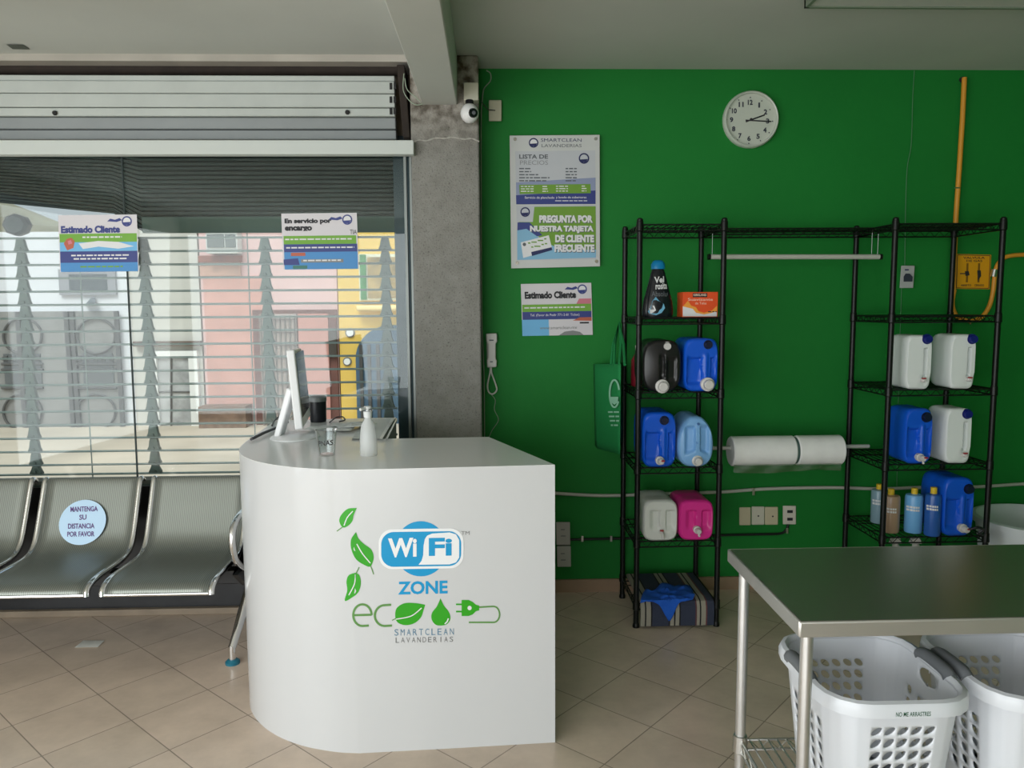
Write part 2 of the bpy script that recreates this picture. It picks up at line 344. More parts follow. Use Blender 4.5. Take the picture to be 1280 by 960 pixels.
m = MB(); m.box(X(258), X(332), FY-.03, FY, Z(505), Z(345)); m.build('salmon_panel', pk2, H3)
m = MB(); m.box(X(255), X(307), FY-.1, FY, Z(328), Z(320)); m.build('lintel', mat('brick_lintel', S(140, 85, 70), .9, var=.2, vscale=12), H3)
m = MB(); m.box(X(255), X(305), FY-.05, FY, Z(345), Z(328)); m.build('brick_band', mat('pale_brick', S(190, 150, 132), .9, var=.25, vscale=10), H3)
m = MB(); m.box(X(318), X(422), FY-.06, FY, GZ, Z(388)); D3 = m.build('garage_door', mat('brown_door_frame', S(112, 74, 66), .7, var=.15), H3)
m = MB(); m.box(X(327), X(373), FY-.1, FY-.06, GZ, Z(393)); m.build('lattice_panel', mat('grey_lattice', S(180, 165, 158), .7, var=.1, vscale=20), D3)
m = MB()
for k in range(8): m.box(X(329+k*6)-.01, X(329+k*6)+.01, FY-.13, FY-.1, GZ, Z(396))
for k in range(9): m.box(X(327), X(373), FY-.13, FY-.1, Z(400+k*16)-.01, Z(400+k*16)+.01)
m.build('lattice', mat('lattice_bar_grey', S(128, 118, 114), .7), D3)  # bars in a darker grey than the panel behind
m = MB(); m.box(X(375), X(412), FY-.1, FY-.06, GZ, Z(393)); m.build('pink_panel', mat('pink_door', S(196, 142, 132), .7, var=.06), D3)
m = MB(); m.box(X(412.5), X(422), FY-.12, FY-.06, Z(447), Z(412)); m.build('meter_grille', mat('dark_grille', S(70, 62, 55), .7), H3)
m = MB(); m.box(X(254), X(312), FY-.35, FY-.03, GZ, Z(505)); m.build('planter', mat('planter_brown', S(120, 95, 78), .9, var=.3, vscale=9), H3)
A = thing('air_conditioner', 'grey window air conditioner set high between cream and pink houses', 'air conditioner', (X(289), FY-.2, Z(315)))
m = MB(); m.box(X(270), X(308), FY-.25, FY-.03, Z(318), Z(290)); m.build('case', mat('ac_white', S(205, 205, 200), .6), A)
m = MB(); m.box(X(272), X(292), FY-.27, FY-.25, Z(311), Z(295)); m.build('vent', mat('ac_grey', S(105, 110, 108), .6), A)
m = MB(); m.box(X(294), X(306), FY-.27, FY-.25, Z(311), Z(295)); m.build('vent', mat('ac_grey', S(105, 110, 108), .6), A)
yl = mat('yellow_plaster', S(230, 192, 98), .85, var=.05, vscale=2)
H4 = thing('house', 'yellow house with blue arched doorway at the right end of the shutter', 'house', (X(462), FY, GZ))
m = MB(); m.box(X(423)+.02, X(520), FY-.03, FY+4, GZ, Z(270)); m.build('wall', yl, H4)
m = MB(); m.box(X(449), X(500), FY-.25, FY-.03, Z(390), Z(383)); m.build('ledge', mat('pale_yellow', S(246, 218, 150), .8), H4, bevel=.03)
m = MB(); m.box(X(452), X(500), FY-.1, FY-.03, Z(377), Z(319)); f = m.build('window', mat('cream_frame', S(226, 222, 200), .7), H4)
m = MB(); m.box(X(463), X(500), FY-.12, FY-.1, Z(374), Z(323)); m.build('pane', mat('flower_box_glass', S(165, 140, 90), .5, var=.5, vscale=5), f)
m = MB(); m.box(X(454), X(461), FY-.14, FY-.1, Z(376), Z(320)); m.build('shutter', mat('green_wood', S(65, 130, 70), .6, var=.2, vscale=12), f)
m = MB(); arch = [(X(445), GZ)]+[(X(490)+(X(445)-X(490))*cos(t), Z(450)+(Z(408)-Z(450))*sin(t)) for t in [i*pi/2/10 for i in range(11)]]+[(X(520), Z(408)), (X(520), GZ)]
m.hexa([(x, FY-.09, z) for x, z in arch], [(x, FY-.03, z) for x, z in arch]); a_ = m.build('arched_door', mat('blue_arch_door', S(72, 98, 120), .5, var=.2, vscale=3), H4)
m = MB(); 
for px in (452, 462, 473, 484): m.box(X(px)-.025, X(px)+.025, FY-.13, FY-.09, GZ, Z(432))
m.build('door_board', mat('dark_boards', S(70, 68, 66), .6), a_)
for cx, cy, r in ((437.5, 416, 6), (434, 452, 5.5)):
    m = MB(); c = fy(cx, cy, .05); m.cyl(c, c+Vector((0, .05, 0)), r/967.5*FY, 20); q = m.build('house_plate', mat('grey_ring', S(120, 118, 112), .5), H4)
    m = MB(); m.cyl(c-Vector((0, .02, 0)), c, r*.72/967.5*FY, 20); m.build('plate_face', mat('bright_frame', S(232, 230, 226), .6), q)
# ------------------------------------------------------------------ outside awning (dark corrugated, slanted lower edge)
AY = 4.3
aw = MB(); zz = []
n = 60
x0, x1 = X(-160, AY), X(512, AY)
def zlow(x):
    a = X(0, AY); b = X(185, AY)
    if x < b: return Z(251, AY, 0)+(Z(269, AY, 185)-Z(251, AY, 0))*(x-a)/(b-a)
    return Z(288, AY, 300)
rows = 22
V = []; xs = [x0+(X(186, AY)-x0)*k/10 for k in range(11)]+[X(187, AY)+(x1-X(187, AY))*k/12 for k in range(13)]
ztop = Z(165, AY)
for xx in xs:
    zl = zlow(xx)
    for r in range(rows*4+1):
        z_ = zl+(ztop-zl)*r/(rows*4); ph = (r % 4)
        V.append((xx, AY+(0, .012, .012, 0)[ph]*1.5, z_))
k = rows*4+1
aw.add(V, [(i*k+j, i*k+j+1, (i+1)*k+j+1, (i+1)*k+j) for i in range(len(xs)-1) for j in range(k-1)])
AWN = thing('awning', 'dark green corrugated metal awning hanging outside above the see-through shutter', 'awning', (-1.6, AY, 1.9))
aw.build('corrugated_sheet', mat('dark_green_metal', S(46, 56, 50), .6, .2, var=.25, vscale=3), AWN, solid=.012)
m = MB(); m.box(X(188, AY), x1, AY-.03, AY-.005, Z(289, AY, 300)-.01, Z(272, AY, 300)); m.build('bottom_rail', mat('green_rail', S(88, 104, 94), .6), AWN)
m = MB(); m.box(x0, x1, AY+.04, AY+1.0, Z(150, AY), Z(150, AY)+.02); m.build('canopy_roof', mat('dark_green_metal', S(46, 56, 50), .6), AWN)

# ------------------------------------------------------------------ see-through shutter
SY = 3.86
sh_m = mat('galvanised_bar', S(150, 158, 156), .45, .4); sh_d = mat('hinge_link_metal', S(96, 104, 98), .55, .2, var=.15, vscale=20)
SHU = thing('rolling_shutter', 'see-through metal rolling shutter of thin horizontal bars outside the window', 'shutter', (-2, SY, 0))
m = MB(); ys = [297+16.55*k for k in range(18)]+[590]
for y in ys:
    z0 = Z(y, SY, 300); m.cyl((-3.88, SY, z0), (wy(497, y, SY).x, SY, z0), .0055, 8)
m.build('shutter_bars', sh_m, SHU)
zs = [Z(y, SY, 300) for y in ys]
for kx in range(-2, 4):
    if kx == -99: continue
    xc = wy(331, 300, SY).x+.583*(kx-2); xb = xc
    m = MB()
    for i in range(len(zs)-1):
        zt_, zb_ = zs[i], zs[i+1]
        o = [(-.016, zt_-.004), (.016, zt_-.004), (.020, zt_-.016), (.0245, zb_+.022), (.030, zb_+.012), (.031, zb_+.004), (-.031, zb_+.004), (-.030, zb_+.012), (-.0245, zb_+.022), (-.020, zt_-.016)]
        m.hexa([(xb+x, SY-.013, z) for x, z in o], [(xb+x, SY+.009, z) for x, z in o])
        m.cyl((xb, SY-.02, zb_+.014), (xb, SY-.013, zb_+.014), .008, 8)
    m.build('hinge_strip', sh_d, SHU, bevel=.002)
for px, py in ((92, 255), (305, 240)):
    a = wy(px, py, SY); m = MB(); m.cyl((a.x, SY+.02, Z(290, SY)), (a.x, SY+.02, .6), .003, 6); m.build('guide_wire', sh_m, SHU)
m = MB(); m.box(wy(496, 300, SY).x, wy(516, 300, SY).x+.04, SY-.09, SY+.05, 0, 2.25); m.build('guide_post', mat('teal_grey_post', S(36, 54, 60), .5, .1, var=.15, vscale=3), SHU)
m = MB(); m.box(-3.88, wy(497, 590, SY).x, SY-.02, SY+.02, zs[-1]-.10, zs[-1]-.02); m.build('bottom_bar', sh_d, SHU)
# black lock box on the shutter
a = wy(20, 281, SY-.03); m = MB(); rr = .058
m.lathe([(0, .03), (.045, .03), (.058, .018), (.058, -.02)], (a.x, SY-.02, a.z), 'Y', 8, sx=1.05, sy=.9)
tag(m.build('lock_box', mat('black_box', (.015, .02, .02), .4)), 'black octagonal box on top of the leftmost hinge strip of the shutter', 'box')
m = None
# ------------------------------------------------------------------ solid shutter roll above the window (inside)
RB = thing('shutter_roll', 'rolled white slats of an indoor shutter above the shop window', 'shutter', (-2, 3.64, 2.2))
slat = mat('white_painted_slat', S(184, 190, 185), .45, var=.07, vscale=5); slat2 = mat('grey_slat', S(142, 147, 148), .5, var=.06, vscale=5)
yy = [93, 101, 117, 134.5, 145.5, 160.5, 173]
for i in range(6):
    z1 = Z(yy[i], 3.62, 250); z0 = Z(yy[i+1], 3.62, 250); m = MB(); d = (.012, .0, .0, .004, .018, .03)[i]
    m.box(-4, wy(493-(i > 3)*0, 100, 3.62).x, 3.615+d, 3.66+d, z0+.0012, z1-.0012); m.build('slat', slat if i < 4 else slat2, RB, bevel=.004)
br = mat('rusty_brown_steel', S(44, 36, 30), .8, var=.25, vscale=14)
m = MB(); m.cyl((-4, 3.70, Z(86, 3.70, 250)), (wy(498, 86, 3.7).x, 3.70, Z(86, 3.70, 250)), .028, 16); m.build('roll_pipe', br, RB)
m = MB(); xa = wy(498, 100, 3.62).x; m.hexa([(xa-.005, 3.60, Z(80, 3.6)), (xa+.03, 3.60, Z(80, 3.6)), (xa+.05, 3.60, Z(172, 3.6)), (xa+.018, 3.60, Z(172, 3.6))], [(xa-.005, 3.74, Z(80, 3.6)), (xa+.03, 3.74, Z(80, 3.6)), (xa+.05, 3.74, Z(172, 3.6)), (xa+.018, 3.74, Z(172, 3.6))]); m.build('end_bracket', br, RB, bevel=.004)
for y in (107, 124, 138.5):
    for dx in (0, 5): m = MB(); m.box(wy(487+dx, y, 3.61).x, wy(490+dx, y, 3.61).x, 3.610, 3.616, Z(y+4, 3.61), Z(y-4, 3.61)); m.build('slat_end_hole', mat('dark_hole', (.02, .02, .02), .8), RB)
for px, py in ((68, 141), (434, 140)): c = wy(px, py, 3.61); m = MB(); m.lathe([(0, .004), (.009, .003), (.011, -.004)], c, 'Y', 10); m.build('screw', mat('dark_hole', (.02, .02, .02), .8), RB)

# ================================================================== COUNTER
outl = [(.212, 2.440), (-.156, 2.418), (-.430, 2.404), (-.49, 2.411), (-.545, 2.425), (-.605, 2.446), (-.657, 2.472), (-.715, 2.510), (-.768, 2.556), (-.815, 2.610), (-.852, 2.665), (-.877, 2.715), (-.894, 2.765), (-.908, 2.82), (-.918, 2.88), (-.930, 3.0), (-.962, 3.50)]
full = outl+[(-.424, 3.54), (-.418, 2.970), (0, 2.985)]
wm = mat('white_laminate', (.61, .62, .628), .22, spec=.5, coat=.3)
CO = thing('reception_counter', 'white reception counter with rounded left corner and green and blue front decals', 'counter', (-.3, 2.9, 0))
arc_ = [tuple(p) for p in bez(outl[2:15], 4)]
fulls = outl[:2]+arc_+outl[15:]+full[17:]
m = MB(); m.prism(fulls[::-1], 0, .9385); m.build('front_panel', wm, CO)
m = MB(); m.prism([(x, y) for x, y in fulls[::-1]], .9385, .94); m.build('counter_top', mat('white_counter_top', (.74, .75, .75), .28, coat=.2), CO)
def onC(x, y, o=0.):
    d = ray(x, y); best = None
    for i in range(9):
        A = Vector(outl[i]); B = Vector(outl[i+1]); nn = Vector((B.y-A.y, A.x-B.x)).normalized()
        if nn.dot(A) > 0: nn = -nn
        den = nn.dot(Vector((d.x, d.y)))
        if abs(den) < 1e-6: continue
        t = nn.dot(A+nn*o)/den; P = CP+d*t; u = (Vector((P.x, P.y))-A).dot((B-A).normalized())/(B-A).length
        lo = -.5 if i == 0 else 0; 
        if lo <= u <= 1.0001 or (best is None): best = P
        if lo <= u <= 1.0001: return P
    return best
blu = mat('wifi_blue', S(0, 150, 205), .4); grn = mat('leaf_green', S(45, 160, 20), .4); grn2 = mat('stem_green', S(95, 145, 75), .45)
tex = mat('teal_text', S(95, 135, 160), .5); gtx = mat('grey_text', S(120, 120, 120), .5)
def leaf(m, P, vein, stem, o=.0012, mi=0):
    m.poly([tuple(p) for p in bez(P+[P[0]], 8)[:-1]], onC, o, mi)
    m.stroke([tuple(p) for p in bez(vein, 6)], 1.3, onC, o+.0006, 1); m.stroke(stem, 1.3, onC, o, 2)
for P, v, s in (
    ([(446, 635), (435, 636), (427, 643), (424, 651), (428, 659), (434, 658), (440, 652), (442, 644)], [(441, 639), (434, 647), (430, 657)], [(428, 659), (421, 664)]),
    ([(445, 665), (439, 674), (439, 686), (445, 699), (455, 706), (463, 708), (467, 697), (464, 687), (455, 680), (448, 673)], [(446, 680), (453, 692), (463, 704)], [(463, 707), (465, 712), (467, 718)]),
    ([(444, 716), (436, 719), (433, 727), (434, 738), (431, 751), (440, 747), (448, 740), (451, 729), (449, 719)], [(444, 718), (443, 730), (436, 744)], [(445, 717), (449, 709)])):
    m = MB(); leaf(m, P, v, s); m.build('leaf_decal', [grn, whitep, grn2], CO)
m = MB()
m.poly(ellipse(526, 686, 33, 34.5, 48), onC, .0010, 0)
def pill(x0, y0, x1, y1, r, sk=-1.5):
    o = []
    for cx, cy, a in ((x1-r, y0+r, -pi/2), (x1-r, y1-r, 0), (x0+r, y1-r, pi/2), (x0+r, y0+r, pi)):
        o += [(cx+r*cos(a+t*pi/20), cy+r*sin(a+t*pi/20)+sk*((cx-x0)/(x1-x0)-.5)) for t in range(11)]
    return o
m.poly(pill(473.5, 661, 579.5, 711, 17), onC, .0014, 1)
m.poly(pill(476.5, 664.5, 576.5, 708, 15.5), onC, .0018, 0)
rp = [(574, 675), (574, 697), (570, 703), (562, 705.5), (523, 706), (527, 701), (529, 694), (529.5, 682), (531, 674), (534, 669.5), (540, 667), (562, 665.5), (570, 668)]
m.poly(rp, onC, .0022, 1)
m.text('Wi', 485, 673, 521, 697, onC, .0026, 1, .035, -1); m.text('Fi', 536, 672.5, 565, 695, onC, .0026, 0, .035, -.5)
m.build('wifi_decal', [blu, mat('decal_white', (.85, .86, .87), .3)], CO)
m = MB(); m.text('ZONE', 497.5, 727, 559.5, 743.5, onC, .001, 0, .03, -1.5); m.build('zone_decal', [blu, gtx], CO); m = MB(); m.text('TM', 576.5, 664, 587, 668.5, onC, .001, 0); m.build('trademark_decal', gtx, CO)
m = MB()
e = [(453+11*cos(a), 769.5-13*sin(a)) for a in [i*2*pi/24*.92 for i in range(25)]]; m.stroke([(442.5, 769)]+[(464.5, 768.5)], 2.8, onC, .001, 0)
m.stroke([(453+11.5*cos(a), 769-13.5*sin(a)) for a in [i*(pi*1.5)/24 for i in range(25)]]+[(461, 782)], 2.8, onC, .0012, 0)
m.stroke([(489, 756), (481, 756.5)]+[(481+12.5*cos(a), 769.5-13*sin(a)) for a in [pi/2+i*pi/20 for i in range(21)]]+[(490, 782)], 2.8, onC, .0012, 0)
leaf(m, [(531.5, 756), (520, 754), (506, 754), (496, 760), (494, 770), (497, 778), (507, 781.5), (518, 779), (526, 772), (529, 764)], [(527, 760), (514, 770), (495, 774)], [(495, 773), (490, 775.5)], mi=3)
m.poly([tuple(p) for p in bez([(550.5, 748), (546, 758), (540, 766), (539.5, 774), (544, 780.5), (551, 782), (559, 780), (563, 773), (561, 765), (555, 757), (550.5, 748)], 6)[:-1]], onC, .001, 3)
m.stroke([(560.5, 773), (559, 777), (556, 780)], 1.6, onC, .0018, 1)
m.poly([(577, 750), (586, 750), (591, 752.5), (595, 756), (599, 757), (599, 763), (595, 764), (591, 768), (586, 770), (577, 770)], onC, .001, 3)
m.stroke([(570, 755.5), (577, 755.5)], 2, onC, .001, 3); m.stroke([(570, 764.5), (577, 764.5)], 2, onC, .001, 3); m.poly(ellipse(587, 760, 2.6, 2.8, 14), onC, .0016, 1)
m.stroke([(599, 759), (617, 758)]+[(617+7.5*cos(a), 768+10*sin(a)) for a in [-pi/2+i*pi/12 for i in range(13)]]+[(605, 778), (586, 778)], 2, onC, .001, 0)
m.build('eco_decal', [grn2, whitep, grn2, grn], CO)
m = MB()
for i, c in enumerate('SMARTCLEAN'): m.text(c, 493+i*7.7, 786.5-i*.12, 498+i*7.7, 794.5-i*.12, onC, .001, 0)
for i, c in enumerate('LAVANDERIAS'):
    w_ = 1 if c == 'I' else 4.4
    m.text(c, 494.5+i*6.75+(2 if c == 'I' else 0), 797-i*.12, 494.5+i*6.75+w_+(2 if c == 'I' else 0), 803.5-i*.12, onC, .001, 1)
m.build('lettering', [tex, gtx], CO)

# things on the counter
CT = .9402
MO = thing('computer_monitor', 'slim white all-in-one computer on a round foot, seen edge-on on the counter', 'monitor', (wz(373, 547, CT).x, 3.0, CT))
nb = wy(379, 536.5, 2.87); fb = wy(388.5, 519, 3.32); ft = wy(376.5, 435, 3.32); nt = wy(368, 437, 2.87)
nrm = (fb-nb).cross(nt-nb).normalized()
if nrm.x < 0: nrm = -nrm
th = nrm*.03
m = MB(); m.hexa([nb, fb, ft, nt], [p-th for p in (nb, fb, ft, nt)]); m.build('housing', mat('monitor_white', (.78, .79, .80), .3), MO, bevel=.006, seg=3)
ins = lambda a, b: nb+(fb-nb)*a+(nt-nb)*b
m = MB(); m.hexa([ins(.05, .14)+nrm*.0015, ins(.95, .14)+nrm*.0015, ins(.95, .95)+nrm*.0015, ins(.05, .95)+nrm*.0015], [ins(.05, .14)-nrm*.002, ins(.95, .14)-nrm*.002, ins(.95, .95)-nrm*.002, ins(.05, .95)-nrm*.002]); m.build('screen', mat('dark_screen', (.03, .035, .035), .12), MO)
bc = wz(373, 546, CT); bc = Vector((bc.x-.01, 3.03, CT))
m = MB(); m.lathe([(0, .012), (.075, .011), (.090, .004), (.090, 0), (0, 0)], bc, 'Z', 36, sx=1.05, sy=1.2); m.build('foot', mat('monitor_white', (.78, .79, .80), .3), MO)
mid = ins(.42, .5)-th
m = MB(); m.hexa([bc+Vector((-.075, -.04, .008)), bc+Vector((-.05, -.04, .008)), mid+Vector((.004, -.05, -.01)), mid+Vector((-.02, -.05, 0))],
                 [bc+Vector((-.075, .04, .008)), bc+Vector((-.05, .04, .008)), mid+Vector((.004, .05, -.01)), mid+Vector((-.02, .05, 0))]); m.build('stand', mat('monitor_white', (.78, .79, .80), .3), MO, bevel=.006)
c = wz(398, 527, CT); m = MB(); BK = thing('pen_pot', 'black round-cornered container with grey lid behind the computer monitor', 'container', c)
zt_ = wy(398, 498, c.y).z
m.lathe([(0, 0), (.034, 0), (.036, .01), (.037, zt_-CT-.01)], c, 'Z', 24); m.build('body', mat('black_plastic', (.012, .013, .018), .35), BK)
m = MB(); m.lathe([(.039, zt_-CT-.012), (.039, zt_-CT+.006), (.03, zt_-CT+.012), (0, zt_-CT+.012)], c, 'Z', 24); m.build('lid', mat('grey_lid', S(135, 140, 142), .4), BK)
# cables and pens
cab = mat('black_cable', (.012, .012, .014), .4)
m = MB(); m.tube([wz(314, 549, CT+.008), wz(330, 541, CT+.012), wz(345, 535, CT+.010)], .006, 8)
tag(m.build('pen', cab), 'thick black marker lying at the left end of the counter', 'marker')
m = MB(); m.tube(bez([wz(346, 543, CT+.004), wz(350, 533, CT+.03), wz(356, 524, CT+.06), wz(360, 528, CT+.02), wz(352, 520, CT+.02), wz(343, 526, CT+.006), wz(340, 532, CT+.004)], 8), .0035, 8)
tag(m.build('cable', cab), 'black cable looped beside the foot of the monitor', 'cable')
m = MB(); m.tube(bez([wz(362, 524, CT+.003), wz(366, 519, CT+.01), wz(372, 518, CT+.015), wz(378, 522, CT+.01), wz(384, 525, CT+.003)], 8), .003, 8)
tag(m.build('cable', mat('white_cable', S(200, 205, 200), .4)), 'white cable curled behind the foot of the monitor', 'cable')
m = MB()
m.tube(bez([wz(412, 528, CT+.004), wz(420, 522, CT+.012), wz(428, 521, CT+.02), wz(431, 525, CT+.012), wz(424, 527, CT+.004)], 8), .003, 8)
tag(m.build('glasses', cab), 'dark wire loop lying behind the drinking glass', 'wire')
# acrylic tray and papers
pap = mat('white_paper', S(235, 238, 235), .7, var=.03)
TR = thing('document_tray', 'clear acrylic sheet with pale edge strips lying at the inner edge of the counter', 'tray', wz(470, 536, CT))
def flat(m, P, z0, z1, mi=0): m.hexa([wz(x, y, z0) for x, y in P], [wz(x, y, z1) for x, y in P], mi)
m = MB(); flat(m, [(474, 548.5), (478, 548.5), (493, 523), (489, 523)], CT, CT+.008); flat(m, [(482, 548.5), (484.5, 548.5), (497, 523), (495, 523)], CT, CT+.008)
m.build('edge_strip', mat('bright_strip', S(225, 228, 226), .3), TR)
m = MB(); flat(m, [(440, 548.5), (474, 548.5), (489, 523.5), (455, 523.5)], CT, CT+.005); m.build('sheet', mat('grey_acrylic', S(198, 204, 202), .45), TR)
random.seed(3)
for i in range(8):
    cx = 402+i*7.5+random.uniform(-2, 2); cy = 535+random.uniform(-5, 4); a = random.uniform(-.6, .6); m = MB()
    c = wz(cx, cy, CT); z0 = CT+.0006+i*.0028
    def rot(x, y): return (c.x+x*cos(a)-y*sin(a), c.y+x*sin(a)+y*cos(a))
    q = [rot(-.07, -.05), rot(.07, -.05), rot(.07, .05), rot(-.07, .05)]
    N = 6; V = []
    for u in range(N+1):
        for v_ in range(N+1):
            x, y = rot(-.06+.12*u/N, -.04+.08*v_/N); x = min(x, -.445); V.append((x, y, z0+.010*max(0, noise.noise(Vector((x*14, y*14, i*3.1))))))
    m.add(V, [(r*(N+1)+s, (r+1)*(N+1)+s, (r+1)*(N+1)+s+1, r*(N+1)+s+1) for r in range(N) for s in range(N)], 0, True)
    lab = ['white paper slip %s' % t for t in ('nearest the monitor foot', 'second from the monitor foot', 'just behind the drinking glass, left one', 'just behind the drinking glass, right one', 'midway between drinking glass and pump bottle', 'left of the pump bottle, lower one', 'directly behind the pump bottle', 'beside the acrylic tray, rightmost of the slips')]
    tag(m.build('paper', pap, solid=.0008), lab[i], 'paper', 'loose slips on the counter')
# drinking glass
gc = wz(408.5, 569, CT); gh = wy(408.5, 537, gc.y).z-CT
GL = thing('drinking_glass', 'small clear tumbler with dark lettering standing on the counter', 'glass', gc)
ggl = clear('thin_glass', (.94, .96, .96), .05)
m = MB(); m.lathe([(0, .006), (.024, .006), (.036, gh), (.0375, gh), (.0265, 0), (0, 0)], gc, 'Z', 32); m.build('tumbler', ggl, GL)
m = MB()
def onG(x, y, o=0):
    p = wy(x, y, gc.y); h = p.z-CT; r = .0275+(.0375-.0265)*h/gh+.0006; dx = max(-.95, min(.95, (p.x-gc.x)/r)); return Vector((gc.x+r*dx, gc.y-r*math.sqrt(1-dx*dx), p.z))
m.text('PNAS', 400, 549.5, 418, 556, onG, 0, 0, .02, -1.5); m.build('lettering', mat('dark_letter', S(60, 60, 62), .5), GL)
m = MB(); m.lathe([(.0282, .018), (.0298, .030)], gc, 'Z', 32); 
# pump bottle
pc = wz(461, 569, CT); ph = wy(461, 508, pc.y).z-CT
PB = thing('pump_bottle', 'clear plastic pump bottle of gel standing on the counter right of the tumbler', 'bottle', pc)
m = MB(); m.lathe([(0, 0), (.028, 0), (.030, .005), (.029, .06), (.024, ph*.62), (.012, ph*.74), (.011, ph*.80)], pc, 'Z', 28); m.build('body', mat('gel_plastic', (.80, .82, .82), .2, alpha=.55), PB)
m = MB(); m.lathe([(.014, ph*.78), (.015, ph*.90), (.006, ph*.91), (.006, ph*.95), (.014, ph*.96), (.013, ph), (0, ph+.002)], pc, 'Z', 20); m.tube([pc+Vector((0, 0, ph*.975)), pc+Vector((-.02, -.03, ph*.96))], .005, 8)
m.build('pump', mat('clear_white_pump', (.7, .72, .72), .25), PB)

# ================================================================== BENCH
BN = thing('waiting_bench', 'steel airport style waiting bench in front of the shop window', 'bench', (-1.78, 3.25, 0))
def perf():
    m = bpy.data.materials.new('perforated_steel'); m.use_nodes = True; n = m.node_tree.nodes; l = m.node_tree.links; b = n['Principled BSDF']
    t = n.new('ShaderNodeTexCoord'); mp = n.new('ShaderNodeMapping'); mp.inputs['Scale'].default_value = (1, 1, 1); l.new(t.outputs['Object'], mp.inputs[0])
    w_ = n.new('ShaderNodeTexWave'); w_.inputs['Scale'].default_value = 38; l.new(mp.outputs[0], w_.inputs['Vector'])
    c = n.new('ShaderNodeValToRGB'); c.color_ramp.elements[0].position = .1; c.color_ramp.elements[0].color = (*S(112, 116, 110), 1); c.color_ramp.elements[1].position = .6; c.color_ramp.elements[1].color = (*S(140, 144, 137), 1)
    l.new(w_.outputs['Fac'], c.inputs[0]); l.new(c.outputs[0], b.inputs['Base Color'])
    b.inputs['Metallic'].default_value = .7; b.inputs['Roughness'].default_value = .42; return m
pm = perf()
prof = [(3.525, .672), (3.507, .684), (3.492, .672), (3.462, .60), (3.42, .50), (3.385, .43), (3.345, .394), (3.29, .380), (3.2, .378), (3.08, .378), (3.015, .370), (2.985, .352), (2.978, .332)]
pf = [tuple(p) for p in bez(prof, 4)]
for i, (xa, xb) in enumerate(((-1.527, -1.085), (-2.01, -1.568), (-2.493, -2.051))):
    m = MB(); V = []; K = len(pf); nx = 8
    for k in range(nx+1):
        for j, (y, z) in enumerate(pf): V.append((xa+.012+(xb-xa-.024)*k/nx, y, z))
    m.add(V, [(a*K+j, a*K+j+1, (a+1)*K+j+1, (a+1)*K+j) for a in range(nx) for j in range(K-1)], 0, True)
    st = m.build('seat', pm, BN, solid=.003)
    for xx in (xa+.01, xb-.01):
        m = MB(); m.tube([(xx, y, z-.004) for y, z in pf], .0125, 10); m.build('side_rail', chrome, st)
    m = MB(); m.tube([(xa+.01, pf[-1][0], pf[-1][1]), (xb-.01, pf[-1][0], pf[-1][1])], .007, 8); m.build('front_rail', chrome, st)
    if i == 1:
        A_ = (xa, 3.462, .60); B_ = (xa, 3.42, .50)
        def onS(x, y, o=0.):
            d = ray(x, y); n_ = Vector((0, -.10, .042)).normalized(); P0 = Vector((0, 3.440-.0, .548))+n_*(o+.004)
            t = (P0-CP).dot(n_)/d.dot(n_); P = CP+d*t; return P
        m = MB(); m.poly([(103+29.5*cos(a)+3*cos(a)*0, 653-28*sin(a)-4*cos(a)) for a in [i_*2*pi/40 for i_ in range(40)]], onS, .009, 0)
        m.text('MANTENGA', 88, 633.5, 122, 640, onS, .0105, 1, .02, -1); m.text('SU', 99, 643.5, 108, 650, onS, .0105, 1, .02, -.5)
        m.text('DISTANCIA', 85, 654.5, 118, 661, onS, .0105, 1, .02, -.5); m.text('POR FAVOR', 84, 664.5, 118, 671, onS, .0105, 1, .02, -.5)
        q = m.build('sticker', [mat('pale_blue_sticker', S(190, 220, 245), .4), mat('purple_letter', S(95, 60, 125), .5)], st); q['label'] = 'round pale blue distancing sticker'
bk2 = mat('black_beam', (.012, .012, .013), .4)
m = MB(); m.box(-2.55, -1.03, 3.235, 3.295, .275, .335); m.build('beam', bk2, BN, bevel=.004)
for sx in (-1.04, -2.53):
    m = MB(); m.extx([(3.10, .36), (3.36, .36), (3.42, .47), (3.40, .48), (3.31, .30), (3.22, .275)], sx-.012, sx+.012); m.build('end_plate', bk2, BN)
    m = MB(); m.tube(bez([(sx+.01, 3.47, .60), (sx+.01, 3.36, .60), (sx+.01, 3.15, .595), (sx+.01, 3.06, .55), (sx+.01, 3.07, .45), (sx+.01, 3.16, .375), (sx+.01, 3.24, .35)], 8), .014, 10); m.build('armrest', chrome, BN)
for sx, dx in ((-1.055, -.03), (-2.5, 0)):
    for yf in (3.07, 3.50):
        m = MB(); m.tube([(sx-dx, 3.265, .28), (sx, yf, .065)], [.024, .016], 12); m.cyl((sx, yf, .075), (sx, yf, .02), .014, 14); lg = m.build('leg', chrome, BN)
        m = MB(); m.lathe([(0, .02), (.018, .02), (.029, .010), (.029, 0), (0, 0)], (sx, yf, 0), 'Z', 20); m.build('foot_pad', mat('teal_foot', S(30, 105, 125), .4), lg)
# white patch tile on the floor
m = MB(); m.hexa([wz(93, 809.5, .0), wz(122, 809), wz(131, 800.5), wz(104, 800.5)], [wz(93, 809.5, .003), wz(122, 809, .003), wz(131, 800.5, .003), wz(104, 800.5, .003)])
tag(m.build('paper', mat('dusty_paper', S(245, 245, 238), .7)), 'small white rectangle lying on the floor tiles in front of the bench', 'paper')

